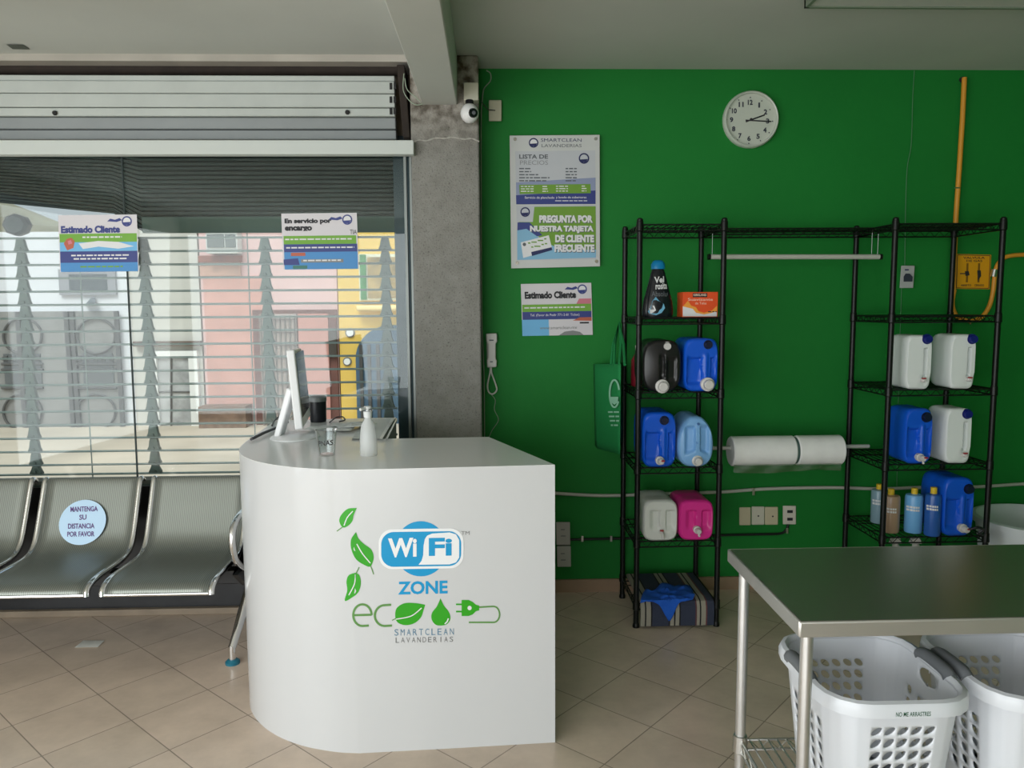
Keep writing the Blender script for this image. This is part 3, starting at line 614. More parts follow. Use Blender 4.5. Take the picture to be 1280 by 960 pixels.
# ================================================================== SHELVING UNIT
YF_, YB_ = 3.348, 3.704
SV = thing('shelving_unit', 'black wire shelving unit with two towers joined by a hanging rod', 'shelving unit', (1.45, 3.5, 0))
LV = [1.79, 1.39, 1.066, .731, .397, .110]
tow = ((.657, 1.022), (1.770, 2.246))
def post(m, x, y):
    m.cyl((x, y, .012), (x, y, 1.805), .0125, 12); m.lathe([(.0135, 1.795), (.0135, 1.812), (.008, 1.818), (0, 1.818)], (x, y, 0), 'Z', 12); m.lathe([(0, 0), (.015, 0), (.016, .008), (.013, .02)], (x, y, 0), 'Z', 12)
    for z in LV: m.lathe([(.0132, z-.030), (.0163, z-.026), (.0150, z+.012), (.0132, z+.014)], (x, y, 0), 'Z', 12)
for xa, xb in tow:
    for x in (xa, xb):
        for y in (YF_, YB_):
            m = MB(); post(m, x, y); m.build('post', black_mt, SV)
def wshelf(xa, xb, y0, y1, z, n, name='shelf'):
    m = MB(); r = .0028
    for (p, q) in (((xa, y0), (xb, y0)), ((xb, y0), (xb, y1)), ((xb, y1), (xa, y1)), ((xa, y1), (xa, y0))):
        for dz in (0, -.026): m.cyl((*p, z+dz), (*q, z+dz), .0034, 6)
        L = math.hypot(q[0]-p[0], q[1]-p[1]); k = max(4, int(L/.045)); pt = []
        for i in range(2*k+1):
            t = i/(2*k); pt.append((p[0]+(q[0]-p[0])*t, p[1]+(q[1]-p[1])*t, z-(.001 if i % 2 else .025)))
        m.tube(pt, .002, 5)
    for i in range(1, n): x = xa+(xb-xa)*i/n; m.cyl((x, y0, z+.001), (x, y1, z+.001), .0021, 6)
    for t in (.33, .67): m.cyl((xa, y0+(y1-y0)*t, z-.004), (xb, y0+(y1-y0)*t, z-.004), .003, 6)
    return m.build(name, black_mt, SV)
for xa, xb in tow:
    for z in LV: wshelf(xa, xb, YF_, YB_, z, 14 if xb < 1.1 else 18)
wshelf(1.022, 1.770, YB_-.17, YB_, 1.79, 28, 'bridge_shelf')
a = wy(888, 321, 3.5); b = wy(1099, 321, 3.5)
m = MB(); m.cyl((a.x, 3.5, a.z), (b.x, 3.5, b.z), .0115, 16); HR = m.build('hanging_rod', mat('pale_rod', S(205, 205, 196), .3, .3), SV)
m = MB(); m.cyl((a.x-.012, 3.5, a.z), (a.x, 3.5, a.z), .013, 12); m.cyl((b.x, 3.5, b.z), (b.x+.012, 3.5, b.z), .013, 12); m.build('rod_cap', black_mt, HR)
for px, p in ((890, a), (1097, b)):
    for dx in ((0, -.028) if px > 1000 else (0,)): m = MB(); m.cyl((p.x+(.008 if px < 1000 else -.008)+dx, 3.5, p.z), (p.x+(.008 if px < 1000 else -.008)+dx, 3.5, 1.765), .0014, 6); m.build('hanger_wire', sh_m, HR)
# bag roll on a rod
a = wy(905, 560, 3.5); b = wy(1086, 561, 3.5); 
m = MB(); m.cyl((1.035, 3.5, a.z), (1.755, 3.5, a.z), .009, 14)
RO = thing('bag_roll', 'wide white plastic bag roll on a grey rod between the two shelf towers', 'roll', (1.35, 3.5, a.z))
m = MB(); m.cyl((.985, 3.5, a.z), (b.x, 3.5, a.z), .009, 14); m.build('rod', mat('grey_rod', S(180, 182, 176), .4, .3), RO)
rm = mat('white_film_roll', S(232, 232, 230), .3, var=.05, vscale=14, bump=.25, bscale=40)
xl = wy(918, 563, 3.44).x; xm = wy(999, 563, 3.44).x; xr = wy(1058, 563, 3.44).x; rz = wy(980, 563, 3.5).z
for p, q in ((xl, xm-.006), (xm+.006, xr)):
    m = MB(); m.lathe([(.012, p), (.064, p), (.069, p+.005), (.069, q-.005), (.064, q), (.012, q)], (0, 3.5, rz), 'X', 40); m.build('roll', rm, RO)
m = MB(); m.lathe([(.062, xm-.006), (.062, xm+.006)], (0, 3.5, rz), 'X', 30); m.build('gap_core', mat('teal_core', S(70, 95, 90), .5), RO)
film = clear('loose_film', (.72, .78, .75), .22, .35)
m = MB(); V = []; N = 24
for i in range(N+1):
    x = xl+.005+(xr-xl-.02)*i/N
    for j, (dy, dz) in enumerate(((-.042, -.056), (-.044, -.070), (-.043, -.082), (-.040, -.092-.006*sin(i*.25)))): V.append((x, 3.5+dy+.004*sin(i*.9+j), rz+dz))
m.add(V, [(i*4+j, i*4+j+1, (i+1)*4+j+1, (i+1)*4+j) for i in range(N) for j in range(3)], 0, True); m.build('loose_flap', film, RO)

# ------------------------------------------------------------------ jugs lying on the shelves
cols = dict(black=mat('black_jug_plastic', (.012, .012, .012), .3), blue=mat('blue_jug_plastic', S(18, 88, 208), .32), pale=mat('pale_blue_jug_plastic', S(125, 175, 225), .35),
            white=mat('translucent_white_plastic', S(228, 233, 231), .4), pink=mat('pink_jug_plastic', S(215, 45, 140), .35), grey=mat('ivory_jug_plastic', S(208, 210, 204), .4))
dblue = mat('dark_blue_cap', S(18, 28, 110), .4); navycap = mat('navy_cap', S(14, 22, 50), .4); tapw = mat('tap_white', S(205, 202, 198), .35); tred = mat('tap_red', S(165, 35, 45), .4)
def jug(label, x0, x1, y0, y1, z, col, D=.23, style='bridge', capp=None, capm=None, tap=None, tapr=.018, expo=4.5, yf=3.335, topn=0., grp='jugs lying on the wire shelves', spout=False, red=True):
    pa = wy(x0, y1, yf); pb = wy(x1, y0, yf); w = (pb.x-pa.x)/2; cx = (pa.x+pb.x)/2; h = (wy((x0+x1)/2, y0, yf).z-z)/2; cz = z+h
    T = thing('jug', label, 'jug', (cx, yf, z), grp)
    n = 72; rings = 22
    def outline(k, s):
        a = 2*pi*k/n; c, s_ = cos(a), sin(a); e = 2/expo
        u = math.copysign(abs(c)**e, c); v = math.copysign(abs(s_)**e, s_)
        if topn and v > -.2: u *= 1-topn*((v+.2)/1.2)**2
        return u*s, v*s
    def fd(u, v):
        r = 0.
        if style == 'bridge':      # handle bar with recess both sides, ledge above
            rec = sstep(.30, .22, v)*sstep(-.80, -.62, v)
            lft = sstep(-.86, -.78, u)*sstep(.05, -.02, u); rgt = sstep(.50, .56, u)*sstep(.9, .85, u)
            r -= .016*rec*lft+.012*rec*rgt
            r += .005*sstep(.18, .04, abs(u-.25))*sstep(.5, .3, v)
        elif style == 'side':      # handle slot at the right edge
            rec = sstep(.52, .46, v)*sstep(-.55, -.46, v)
            r -= .022*rec*sstep(.30, .36, u)*sstep(.62, .56, u)
            r -= .006*sstep(-.35, -.6, v)*sstep(.1, .4, u)
        elif style == 'black':
            r -= .012*sstep(.5, .3, v)*sstep(-.85, -.5, v)*(sstep(-.2, -.05, u)*sstep(.12, .05, u)); r += .012*(1-u*u)*(1-v*v)
            r -= .010*sstep(.4, .2, v)*sstep(-.7, -.4, v)*sstep(.18, .30, u)*sstep(.75, .6, u)
        elif style == 'pale':
            a_ = abs(u-.05); r += .02*(1-u*u)*(1-v*v)
            r -= .020*sstep(.7, .5, v)*sstep(-.35-.3*a_, -.2-.3*a_, v)*sstep(.10, .2, a_)*sstep(.75, .5, a_)
        elif style == 'tee':
            rec = sstep(.55, .45, v)*sstep(-.55, -.2, v); a_ = abs(u-.12)
            r -= .012*rec*sstep(.16, .24, a_)*sstep(.8, .5, a_)
        return r
    V = [(cx, yf, cz)]; Fc = []
    for i in range(1, rings+1):
        s = i/rings; s = s if s < .9 else s
        for k in range(n):
            u, v = outline(k, s); ed = .012*sstep(.90, 1.0, s)**2
            V.append((cx+u*w*(1 if s < 1 else 1), yf-fd(u, v)*sstep(1, .93, s)+ed, cz+v*h))
    for k in range(n): Fc.append((0, 1+(k+1) % n, 1+k))
    for i in range(rings-1): Fc += [(1+i*n+k, 1+i*n+(k+1) % n, 1+(i+1)*n+(k+1) % n, 1+(i+1)*n+k) for k in range(n)]
    base = 1+(rings-1)*n
    prof_ = [(.03, 1.0), (.09, 1.0), (.10, .985), (.11, 1.0), (.20, 1.0), (.21, .985), (.22, 1.0), (D-.03, 1.0), (D-.01, .96), (D, .88)]
    prof_ = [q for q in prof_[:7] if q[0] < D-.035]+prof_[7:]
    for j, (d, s) in enumerate(prof_):
        st = len(V)
        for k in range(n):
            u, v = outline(k, s); V.append((cx+u*w, yf+d, cz+v*h))
        Fc += [(base+k, base+(k+1) % n, st+(k+1) % n, st+k) for k in range(n)]; base = st
    Fc.append(tuple(base+k for k in range(n))[::-1])
    m = MB(); m.add(V, Fc, 0, True); m.build('body', cols[col], T)
    if capp:
        c = wy(*capp[:2], yf-.012); r = capp[2]/967.5*yf; m = MB()
        m.lathe([(r*1.25, -.012), (r*1.25, -.002), (r, -.002), (r, .010), (r*.9, .013), (0, .013)], (c.x, yf-.004, c.z), 'Y', 20, m=0); m.build('cap', capm, T)
    if tap:
        c = wy(*tap[:2], yf-.03); m = MB(); r = tapr; lf = 1. if tapr > .012 else .55; zc = max(c.z, z+r*.55)
        m.lathe([(r, -.004), (r, .014), (r*.72, .016), (r*.7, .040*lf), (r*.55, .044*lf), (0, .044*lf)], (c.x, yf-.001, zc), 'Y', 20)
        if spout: m.tube([(c.x, yf-.03, zc), (c.x+.004, yf-.034, zc-.024)], [.006, .005], 8)
        t = m.build('tap', tapw, T)
        if red: m = MB(); m.box(*((c.x-.001, c.x+.013, yf-.052, yf-.044, zc+.003, zc+.009) if lf == 1. else (c.x-.008, c.x+.008, yf-.022, yf-.012, zc+.007, zc+.012))); m.build('tap_lever', tred, t)
    return T
S1, S2, S3, S4 = LV[2]+.0035, LV[3]+.0035, LV[4]+.0035, LV[1]+.0035
jug('black jug with white cap lying on the second shelf of the left tower', 803, 853, 425, 491, S1, 'black', D=.22, style='black', expo=3.2, capp=(834.5, 433, 4.6), capm=tapw, tap=(829, 483.5), tapr=.030, red=False)
jug('blue jug right of the black jug, large white tap at its foot', 855, 899, 423, 490, S1, 'blue', capp=(886, 431, 4.6), capm=navycap, tap=(886, 481), tapr=.030, red=False)
jug('blue jug on third shelf of left tower, left of the pale blue one', 803, 846, 516, 583, S2, 'blue', capp=(831, 526, 4.8), capm=navycap, tap=(826, 577), tapr=.019)
jug('pale blue round-shouldered jug on third shelf of the left tower', 847, 893, 521, 583, S2, 'pale', style='pale', expo=3.0, topn=.38, capp=(873, 530, 1.6), capm=mat('blue_plug', S(70, 110, 165), .4), tap=(873, 577), tapr=.024, red=False)
jug('ivory white jug beside the pink jug on left tower', 804, 848, 626, 673, S3, 'grey', style='tee', tap=(828, 667), tapr=.009, spout=True)
jug('bright pink jug on the fourth shelf of the left tower', 849, 893, 626, 672, S3, 'pink', style='tee', tap=(873, 664), tapr=.017, spout=True, red=False)
jug('white jug with blue cap at left of the right tower, second shelf', 1132, 1167, 419, 487, S1, 'white', D=.17, style='side', expo=5.5, capp=(1161, 424, 5.2), capm=dblue, tap=(1157, 476), tapr=.009)
jug('white jug with blue cap at right of the right tower, second shelf', 1187, 1222, 418, 486, S1, 'white', D=.17, style='side', expo=5.5, capp=(1217.5, 424, 5.2), capm=dblue, tap=(1215, 475), tapr=.009)
jug('blue jug on third shelf of right tower beside a white jug', 1130, 1168, 511, 577, S2, 'blue', D=.18, capp=(1160, 522, 5.4), capm=navycap, tap=(1153, 573), tapr=.018, spout=True)
jug('white jug with blue cap beside blue jug, third shelf of right tower', 1181, 1217, 511, 577, S2, 'white', D=.17, style='side', expo=5.5, capp=(1211, 518, 5.2), capm=dblue, tap=(1209, 570), tapr=.009)
jug('blue jug at the right of the four bottles on right tower', 1178, 1220, 598, 665, S3, 'blue', D=.20, capp=(1213, 612, 5.4), capm=navycap, tap=(1207, 662), tapr=.020)
m = MB(); p = wy(1212, 662, 3.28); m.tube(bez([p, p+Vector((.03, -.01, .012)), p+Vector((.06, 0, .0)), p+Vector((.05, .01, -.02)), p+Vector((.075, .02, -.03))], 8), .006, 8)
tag(m.build('hose', cab), 'short black hose at the tap of the lowest blue jug', 'hose')
# small bottle, box, red bottle
a = wy(823, 396, 3.40); zb0 = S4; ht = wy(823, 325, 3.40).z-zb0
SB = thing('softener_bottle', 'black fabric softener bottle with bright blue cap on top left shelf', 'bottle', (a.x, 3.42, zb0))
sc = 3.42/967.5
bo = [(0, 18.2), (2, 19.3), (10, 19.5), (20, 18.2), (32, 15), (45, 11.5), (55, 9), (60, 7.2)]
def bottle(T, prof_, c, ry, mt, name='body', n=36):
    m = MB(); V = []; K = len(prof_)
    for h, r in prof_:
        for k in range(n): V.append((c[0]+r*cos(2*pi*k/n), c[1]+r*ry*sin(2*pi*k/n), c[2]+h))
    m.add(V, [(i*n+k, i*n+(k+1) % n, (i+1)*n+(k+1) % n, (i+1)*n+k) for i in range(K-1) for k in range(n)]+[tuple(range(n))[::-1], tuple((K-1)*n+k for k in range(n))], 0, True)
    return m.build(name, mt, T)
kk = ht/71
bottle(SB, [(h*kk, r*sc) for h, r in bo], (a.x, 3.42, zb0), .5, mat('black_gloss_bottle', (.010, .012, .016), .22))
bottle(SB, [(60*kk, 8.8*sc), (66*kk, 8.6*sc), (70*kk, 6.2*sc), (71*kk, 4*sc)], (a.x, 3.42, zb0), .7, mat('bright_blue_cap', S(20, 130, 185), .3), 'cap')
m = MB(); fnb = lambda x, y, o=0.: Vector((wy(x, y, 3.385).x, 3.42-(.5*(((396-y) < 0) and 19 or (19.5-(396-y)*.155))*sc)*max(.3, math.sqrt(max(0, 1-((x-824)/(19.5-(396-y)*.17))**2)))-.003-o, wy(x, y, 3.385).z))
m.text('Vel', 818.5, 346, 831, 354, fnb, .0005, 0, .03, -1); m.text('rosita', 820, 354, 835, 362, fnb, .0005, 0, .03, -1)
m.text('Absolut', 815, 364, 837, 370.5, fnb, .0005, 1, .01)
m.poly([(808, 386), (811, 379), (816, 376), (820, 371), (824, 376), (830, 380), (831.5, 385), (827, 391), (820, 394), (812, 392)], fnb, .0005, 2)
m.poly([(808, 387), (811, 382), (818, 382), (820, 388), (814, 392)], fnb, .001, 0); m.poly(ellipse(837.5, 374, 3.2, 3.2, 14), fnb, .0005, 3)
lb = m.build('print', [whitep, grey_ink, mat('cyan_cloth_print', S(95, 165, 195), .4), mat('gold_dot', S(150, 125, 70), .4)], SB)
bx0 = wy(851.5, 396, 3.40); bx1 = wy(897, 396, 3.40); bz = wy(874, 365, 3.40).z
BX = thing('detergent_box', 'orange and white carton beside the black bottle on top left shelf', 'box', ((bx0.x+bx1.x)/2, 3.44, S4))
m = MB(); m.box(bx0.x+.006, bx1.x, 3.40, 3.50, S4, bz); m.build('carton', mat('orange_carton', S(228, 82, 30), .5), BX, bevel=.001)
m = MB(); fo = onY(3.40)
m.poly([(853.5, 383), (869, 384.5), (872, 390), (880, 392.5), (888, 391), (896, 389), (896, 395.5), (853.5, 395.5)], fo, .0006, 0)
m.poly([(853.5, 383), (860, 376), (864, 382), (870, 384), (873, 389), (880, 391), (890, 388), (896.3, 382), (896.3, 389), (888, 391.5), (880, 393), (870, 391), (866, 386)], fo, .0010, 1)
m.quad(866, 366.5, 884, 371.5, fo, .0014, 2); m.text('KIRKLAND', 867, 367.3, 883, 370, fo, .0018, 3, .02)
m.text('Suavizante', 860, 372.5, 891, 376, fo, .0014, 3); m.text('de Telas', 869, 377.5, 883, 380.5, fo, .0014, 3)
m.lines(885, 389, 896, 1.2, fo, .0014, 2); m.build('print', [whitep, mat('yellow_orange_print', S(240, 160, 60), .5), blackp, mat('cream_print', S(245, 215, 190), .5)], BX)
RBt = thing('red_bottle', 'dark red bottle half hidden behind left post near the black jug', 'bottle', (.70, 3.60, S1))
m = MB(); m.lathe([(0, 0), (.032, 0), (.034, .01), (.034, .12), (.014, .155), (.013, .17)], (.705, 3.60, S1), 'Z', 20); m.build('body', mat('dark_red_plastic', S(125, 25, 40), .4), RBt)
m = MB(); m.lathe([(.015, .165), (.015, .19), (0, .19)], (.705, 3.60, S1), 'Z', 16); m.build('cap', tapw, RBt)
# four round bottles
yc = mat('yellow_cap', S(225, 190, 50), .4)
for px, y1, yt, Yb, hw_, co_, lab in ((1098, 657, 605, 3.58, 9.5, ('greyblue', S(135, 165, 180)), 'clear grey-blue bottle with yellow cap behind the left post'),
                                 (1113, 667, 611, 3.43, 11.3, ('brown', S(176, 148, 122)), 'brown bottle with yellow cap beside the front post of right tower'),
                                 (1142, 665, 610, 3.42, 11, ('lightblue', S(115, 178, 232)), 'light blue bottle with yellow cap, middle of the row'),
                                 (1166, 664, 609, 3.365, 9.8, ('midblue', S(45, 95, 175)), 'deep blue bottle with yellow cap touching the blue jug')):
    c = Vector((wy(px, 640, Yb).x, Yb, S3)); hh = wy(px, yt, Yb).z-S3; r = hw_/967.5*Yb
    T = thing('bottle', lab, 'bottle', c, 'yellow capped bottles on the right tower')
    m = MB(); m.lathe([(0, 0), (r*.93, 0), (r, .006), (r, hh*.80), (r*.9, hh*.85), (.014, hh*.87), (.012, hh*.9)], c, 'Z', 28); m.build('body', mat(co_[0]+'_bottle_plastic', co_[1], .25), T)
    m = MB(); m.lathe([(.014, hh*.87), (.014, hh), (.006, hh*1.005), (0, hh*1.005)], c, 'Z', 18); m.build('cap', yc, T)
    fb_ = lambda x, y, o=0.: (lambda p: Vector((p.x, Yb-math.sqrt(max(.0001, r*r-(p.x-c.x)**2))-.0008, p.z)))(wy(x, y, Yb-r*.8))
    m = MB()
    for q in range(2):
        for s_ in range(5): xx = px-r/Yb*967.5*.55+s_*hw_*.23; m.quad(xx, y1-32+q*3.6, xx+hw_*.19, y1-29.5+q*3.6, fb_, 0, 0)
    m.build('lettering', whitep, T)
# two spray bottles on the lowest visible shelf of right tower
for i, px in enumerate((1120, 1145)):
    c = Vector((wy(px, 675, 3.42).x, 3.42, LV[5]+.0035)); zt_ = wy(px, 671, 3.42).z-c.z
    T = thing('spray_bottle', ('white trigger sprayer under the brown bottle, left one', 'white trigger sprayer under the light blue bottle, right one')[i], 'spray bottle', c, 'white trigger sprayers')
    m = MB(); m.lathe([(0, 0), (.035, 0), (.036, .01), (.034, .14), (.014, .19), (.013, .215)], c, 'Z', 20); m.build('body', cols['white'], T)
    m = MB(); m.lathe([(.015, .21), (.015, .225), (.008, .23), (.008, zt_-.02)], c, 'Z', 14); m.hexa([c+Vector((-.03, -.01, zt_-.03)), c+Vector((.022, -.01, zt_-.03)), c+Vector((.012, -.01, zt_)), c+Vector((-.02, -.01, zt_-.008))], [c+Vector((-.03, .01, zt_-.03)), c+Vector((.022, .01, zt_-.03)), c+Vector((.012, .01, zt_)), c+Vector((-.02, .01, zt_-.008))])
    m.build('trigger', tapw, T)
# rug on the bottom shelf, blue cloth
def rug_mat():
    m = bpy.data.materials.new('striped_rug'); m.use_nodes = True; n = m.node_tree.nodes; l = m.node_tree.links; b = n['Principled BSDF']
    t = n.new('ShaderNodeTexCoord'); s = n.new('ShaderNodeSeparateXYZ'); l.new(t.outputs['Object'], s.inputs[0])
    mr = n.new('ShaderNodeMapRange'); mr.inputs['From Min'].default_value = .672; mr.inputs['From Max'].default_value = 1.006; l.new(s.outputs['X'], mr.inputs[0])
    c = n.new('ShaderNodeValToRGB'); c.color_ramp.interpolation = 'CONSTANT'; e = c.color_ramp.elements
    nv = S(50, 56, 74); bg = S(150, 145, 132); bk = S(28, 27, 30)
    st = [(0, bg), (.055, bk), (.075, bg), (.14, bk), (.16, nv), (.38, bk), (.40, bg), (.45, bk), (.47, bg), (.52, bk), (.54, nv), (.74, S(95, 60, 62)), (.76, bg), (.80, bk), (.82, bg), (.88, S(100, 60, 62)), (.90, nv)]
    e[0].position = 0; e[0].color = (*st[0][1], 1); e[1].position = st[1][0]; e[1].color = (*st[1][1], 1)
    for p_, q_ in st[2:]: x = e.new(p_); x.color = (*q_, 1)
    l.new(mr.outputs[0], c.inputs[0]); l.new(c.outputs[0], b.inputs['Base Color']); b.inputs['Roughness'].default_value = .95
    z2 = n.new('ShaderNodeTexNoise'); z2.inputs['Scale'].default_value = 250; l.new(t.outputs['Object'], z2.inputs['Vector'])
    bp = n.new('ShaderNodeBump'); bp.inputs['Strength'].default_value = .6; bp.inputs['Distance'].default_value = .003; l.new(z2.outputs['Fac'], bp.inputs['Height']); l.new(bp.outputs[0], b.inputs['Normal']); return m
m = MB(); zt_ = LV[5]+.004
rp = [(3.690, zt_), (3.690, zt_+.014), (3.42, zt_+.015), (3.37, zt_+.017), (3.335, zt_+.010), (3.322, zt_-.015), (3.320, .06), (3.323, .012), (3.332, .012), (3.331, .06), (3.331, zt_-.03), (3.341, zt_-.002), (3.36, zt_)]
rq = [tuple(p) for p in rp]
m.extx(rq, .673, 1.006); tag(m.build('rug', rug_mat(), bevel=.003), 'folded dark rug with beige stripes draped over the bottom shelf of left tower', 'rug')
m = MB(); V = []; N = 34; random.seed(5)
cpx = [(800, 752), (806, 738), (817, 738), (830, 727), (840, 731), (862, 733), (868, 745), (860, 750), (848, 754), (838, 774), (831, 768), (820, 752)]
ctr = Vector((836, 746)); out_ = [tuple(p) for p in bez(cpx+[cpx[0]], 5)[:-1]]
def clo(x, y):
    # on top of the rug, else hanging at its front
    p = wz(x, y, zt_+.030)
    if p.y < 3.318: p = wy(x, y, 3.306)
    f_ = noise.noise(Vector((p.x*16, p.y*22, 3.1)))+.6*noise.noise(Vector((p.x*40, p.y*40, p.z*30+9)))
    return p+Vector((0, -.006 if p.y < 3.318 else 0, 0))+Vector((0, -.012, .016))*f_
V.append(clo(*ctr)); K = len(out_); Rn = 10
for r_ in range(1, Rn+1):
    for q in out_: V.append(clo(ctr.x+(q[0]-ctr.x)*r_/Rn, ctr.y+(q[1]-ctr.y)*r_/Rn))
m.add(V, [(0, 1+k, 1+(k+1) % K) for k in range(K)]+[(1+i*K+k, 1+(i+1)*K+k, 1+(i+1)*K+(k+1) % K, 1+i*K+(k+1) % K) for i in range(Rn-1) for k in range(K)], 0, True)
tag(m.build('cleaning_cloth', mat('blue_cloth', S(25, 88, 190), .9), solid=.003), 'crumpled blue cloth lying on the striped rug', 'cloth')

# tote bag
TB = thing('tote_bag', 'green cloth tote bag with round white logo hanging from the left tower', 'bag', (.60, 3.62, 1.38))
gA, gB, gC = (.515, 3.772), (.600, 3.50), (.630, 3.53)
fa = onV(gA, gB); fb2 = onV(gB, gC)
tgm = mat('green_nonwoven', S(24, 130, 68), .8, bump=.15, bscale=220); tgd = mat('dark_green_nonwoven', S(14, 100, 50), .8)
tA, tB = fa(742, 455), fa(776, 455); bA, bB = fa(744, 560), fa(775, 568)
N = 10; m = MB(); V = []
for i in range(N+1):
    for j in range(N+1):
        u, v = i/N, j/N; p = (tA*(1-u)+tB*u)*(1-v)+(bA*(1-u)+bB*u)*v
        V.append(p+Vector((-.012, -.004, 0))*sin(pi*u)*sin(pi*min(1, v*1.2))+Vector((0, 0, .012 if (u == 0 and v == 1) else 0)))
m.add(V, [(i*(N+1)+j, (i+1)*(N+1)+j, (i+1)*(N+1)+j+1, i*(N+1)+j+1) for i in range(N) for j in range(N)], 0, True); m.build('front_panel', tgm, TB, solid=.002)
tC = Vector((gC[0], gC[1]+.05, tB.z)); bC = Vector((gC[0]-.005, gC[1]+.02, bB.z+.05))
m = MB(); m.add([tB, (tB+tC)/2+Vector((-.008, .02, 0)), tC, bC, (bB+bC)/2+Vector((-.008, .02, 0)), bB], [(0, 1, 4, 5), (1, 2, 3, 4)]); m.build('gusset', tgd, TB, solid=.002)
m = MB(); tD = tA+Vector((.04, .0, 0)); bD = bA+Vector((.03, 0, .02)); m.add([tC, tD, bD, bC], [(0, 1, 2, 3)]); m.build('rear_panel', tgd, TB, solid=.002)
for k, (p, q, top) in enumerate((((764, 456), (774, 456), (784, 404)), ((768, 456), (781, 456), (785, 406)))):
    a = fa(*p); b = fa(*q); t = wy(*top, 3.70); t = Vector((.632, 3.70, t.z))
    m = MB(); m.tube([a, a*.5+t*.5+Vector((-.01, 0, .0)), t, b*.5+t*.5+Vector((.008, 0, 0)), b], .007, 6); m.build('handle', tgm, TB)
m = MB(); m.stroke([(768+6*cos(a), 492+17*sin(a)) for a in [.6+i*2*pi/30*.86 for i in range(31)]], 2.2, fa, .016, 0); m.poly([(763, 496), (773, 496), (772, 503), (768, 506), (764, 503)], fa, .016, 0)
for q in range(4): m.lines(760+q*1.2, 514+q*5.5, 774, 2, fa, .016, 0)
m.build('logo', mat('pale_green_print', S(150, 205, 175), .6), TB)

# ================================================================== WALL ITEMS
WY = 3.80; fw = onY(WY)
def logo(m, cx, cy, r, fn, o, mi, mw):
    m.poly(ellipse(cx, cy, r, r*1.02, 24), fn, o, mi); m.poly(ellipse(cx, cy, r*.74, r*.75, 24), fn, o+.0005, mw)
    m.poly([(cx-r*.75, cy+r*.2), (cx+r*.75, cy+r*.1), (cx+r*.4, cy+r*.72), (cx-r*.4, cy+r*.72)], fn, o+.001, mi)
PBd = thing('price_board', 'tall white framed price list board high on the green wall', 'sign', (.33, WY, 1.62))
m = MB(); m.slab([(637, 169.5), (749.5, 168.5), (750, 333), (639, 335.5)], fw, .018, .024); m.build('panel', mat('grey_white_panel', S(200, 202, 200), .35), PBd, bevel=.001)
m = MB()
for px, py in ((643.5, 175.5), (743.5, 175), (646, 329), (744.5, 327)): c = fw(px, py, 0); m.cyl((c.x, WY, c.z), (c.x, WY-.028, c.z), .008, 14)
m.build('standoff', chrome, PBd)
m = MB(); o = .0246; T1 = lambda *a, **k: m.text(*a, **k)
logo(m, 667, 178.5, 6, fw, o, 0, 1)
m.text('SMARTCLEAN', 676, 173, 727, 177.2, fw, o, 0, 0); m.text('LAVANDERIAS', 677, 180, 727, 184, fw, o, 2, 0)
m.poly([(644, 189), (744, 188), (744.5, 255), (645.5, 255.5)], fw, o, 3)
m.poly([(645, 228), (744.5, 222), (744.5, 255), (645.3, 255.5)], fw, o+.0004, 4); m.poly([(645, 244), (744.5, 238), (744.5, 255), (645.3, 255.5)], fw, o+.0007, 5)
m.poly([(649, 231), (738, 230), (738.5, 241.5), (649.5, 242.5)], fw, o+.0011, 6)
m.text('LISTA DE', 649, 193, 685, 198.5, fw, o+.0011, 2, .03); m.text('PRECIOS', 650, 200.5, 685, 206, fw, o+.0011, 7, 0)
logo(m, 730, 198, 6.6, fw, o+.0011, 0, 3)
for q in range(5): m.lines(649, 210+q*3.8, 649+(14, 15, 25, 38, 34)[q], 1.5, fw, o+.0011, 2); m.lines(707, 210+q*3.8, 721, 1.5, fw, o+.0011, 2)
for q in range(3): m.lines(651, 232.5+q*3, 667, 1.2, fw, o+.0015, 1); m.lines(678, 232.5+q*3, 685, 1.2, fw, o+.0015, 1); m.lines(695, 232.2+q*3, 710, 1.2, fw, o+.0015, 1); m.lines(727, 232+q*3, 733, 1.2, fw, o+.0015, 1)
m.text('Servicio de planchado', 656, 245.5, 693, 249.2, fw, o+.0015, 1, .01); m.text('y lavado de cobertores', 695, 245.2, 733, 248.8, fw, o+.0015, 1, .01); m.lines(694, 250.5, 734, 1, fw, o+.0015, 1)
m.poly([(645.5, 257), (744.6, 256), (745, 324), (646.5, 325.5)], fw, o, 3)
m.poly([(668, 258.5), (744.6, 257.8), (745, 314), (690, 314), (668, 290), (648, 277.5), (666, 277.5)], fw, o+.0004, 6)
m.poly([(647, 278), (662, 278), (678, 294), (664, 297), (646.6, 290)], fw, o+.0008, 5)
m.poly([(646.5, 288), (658, 286), (678, 300), (700, 312), (745, 312), (745, 322), (646.6, 325)], fw, o+.0010, 8)
logo(m, 656.5, 265, 6, fw, o+.0011, 0, 3)
for i, (t, xa, xb, ya, yb) in enumerate((('PREGUNTA POR', 674, 741, 269, 278.5), ('NUESTRA TARJETA', 662.5, 742, 282, 291.5), ('DE CLIENTE', 694, 742.5, 293.5, 303), ('FRECUENTE', 693, 743, 305.5, 315))):
    m.text(t, xa+.8, ya+.8, xb+.8, yb+.8, fw, o+.0016, 2, .07); m.text(t, xa, ya, xb, yb, fw, o+.0022, 1, .06)
m.poly([(651, 303), (686, 294), (690.5, 312), (654, 322.5)], fw, o+.0016, 1); m.poly([(664, 315), (689.5, 309), (690.5, 312.5), (665, 320)], fw, o+.0020, 0)
m.lines(660, 303, 683, 1.6, fw, o+.002, 6, sk=-6); m.lines(664, 308, 684, 1.6, fw, o+.002, 6, sk=-5); m.poly(ellipse(655.5, 305.5, 2.2, 2.2, 12), fw, o+.002, 2)
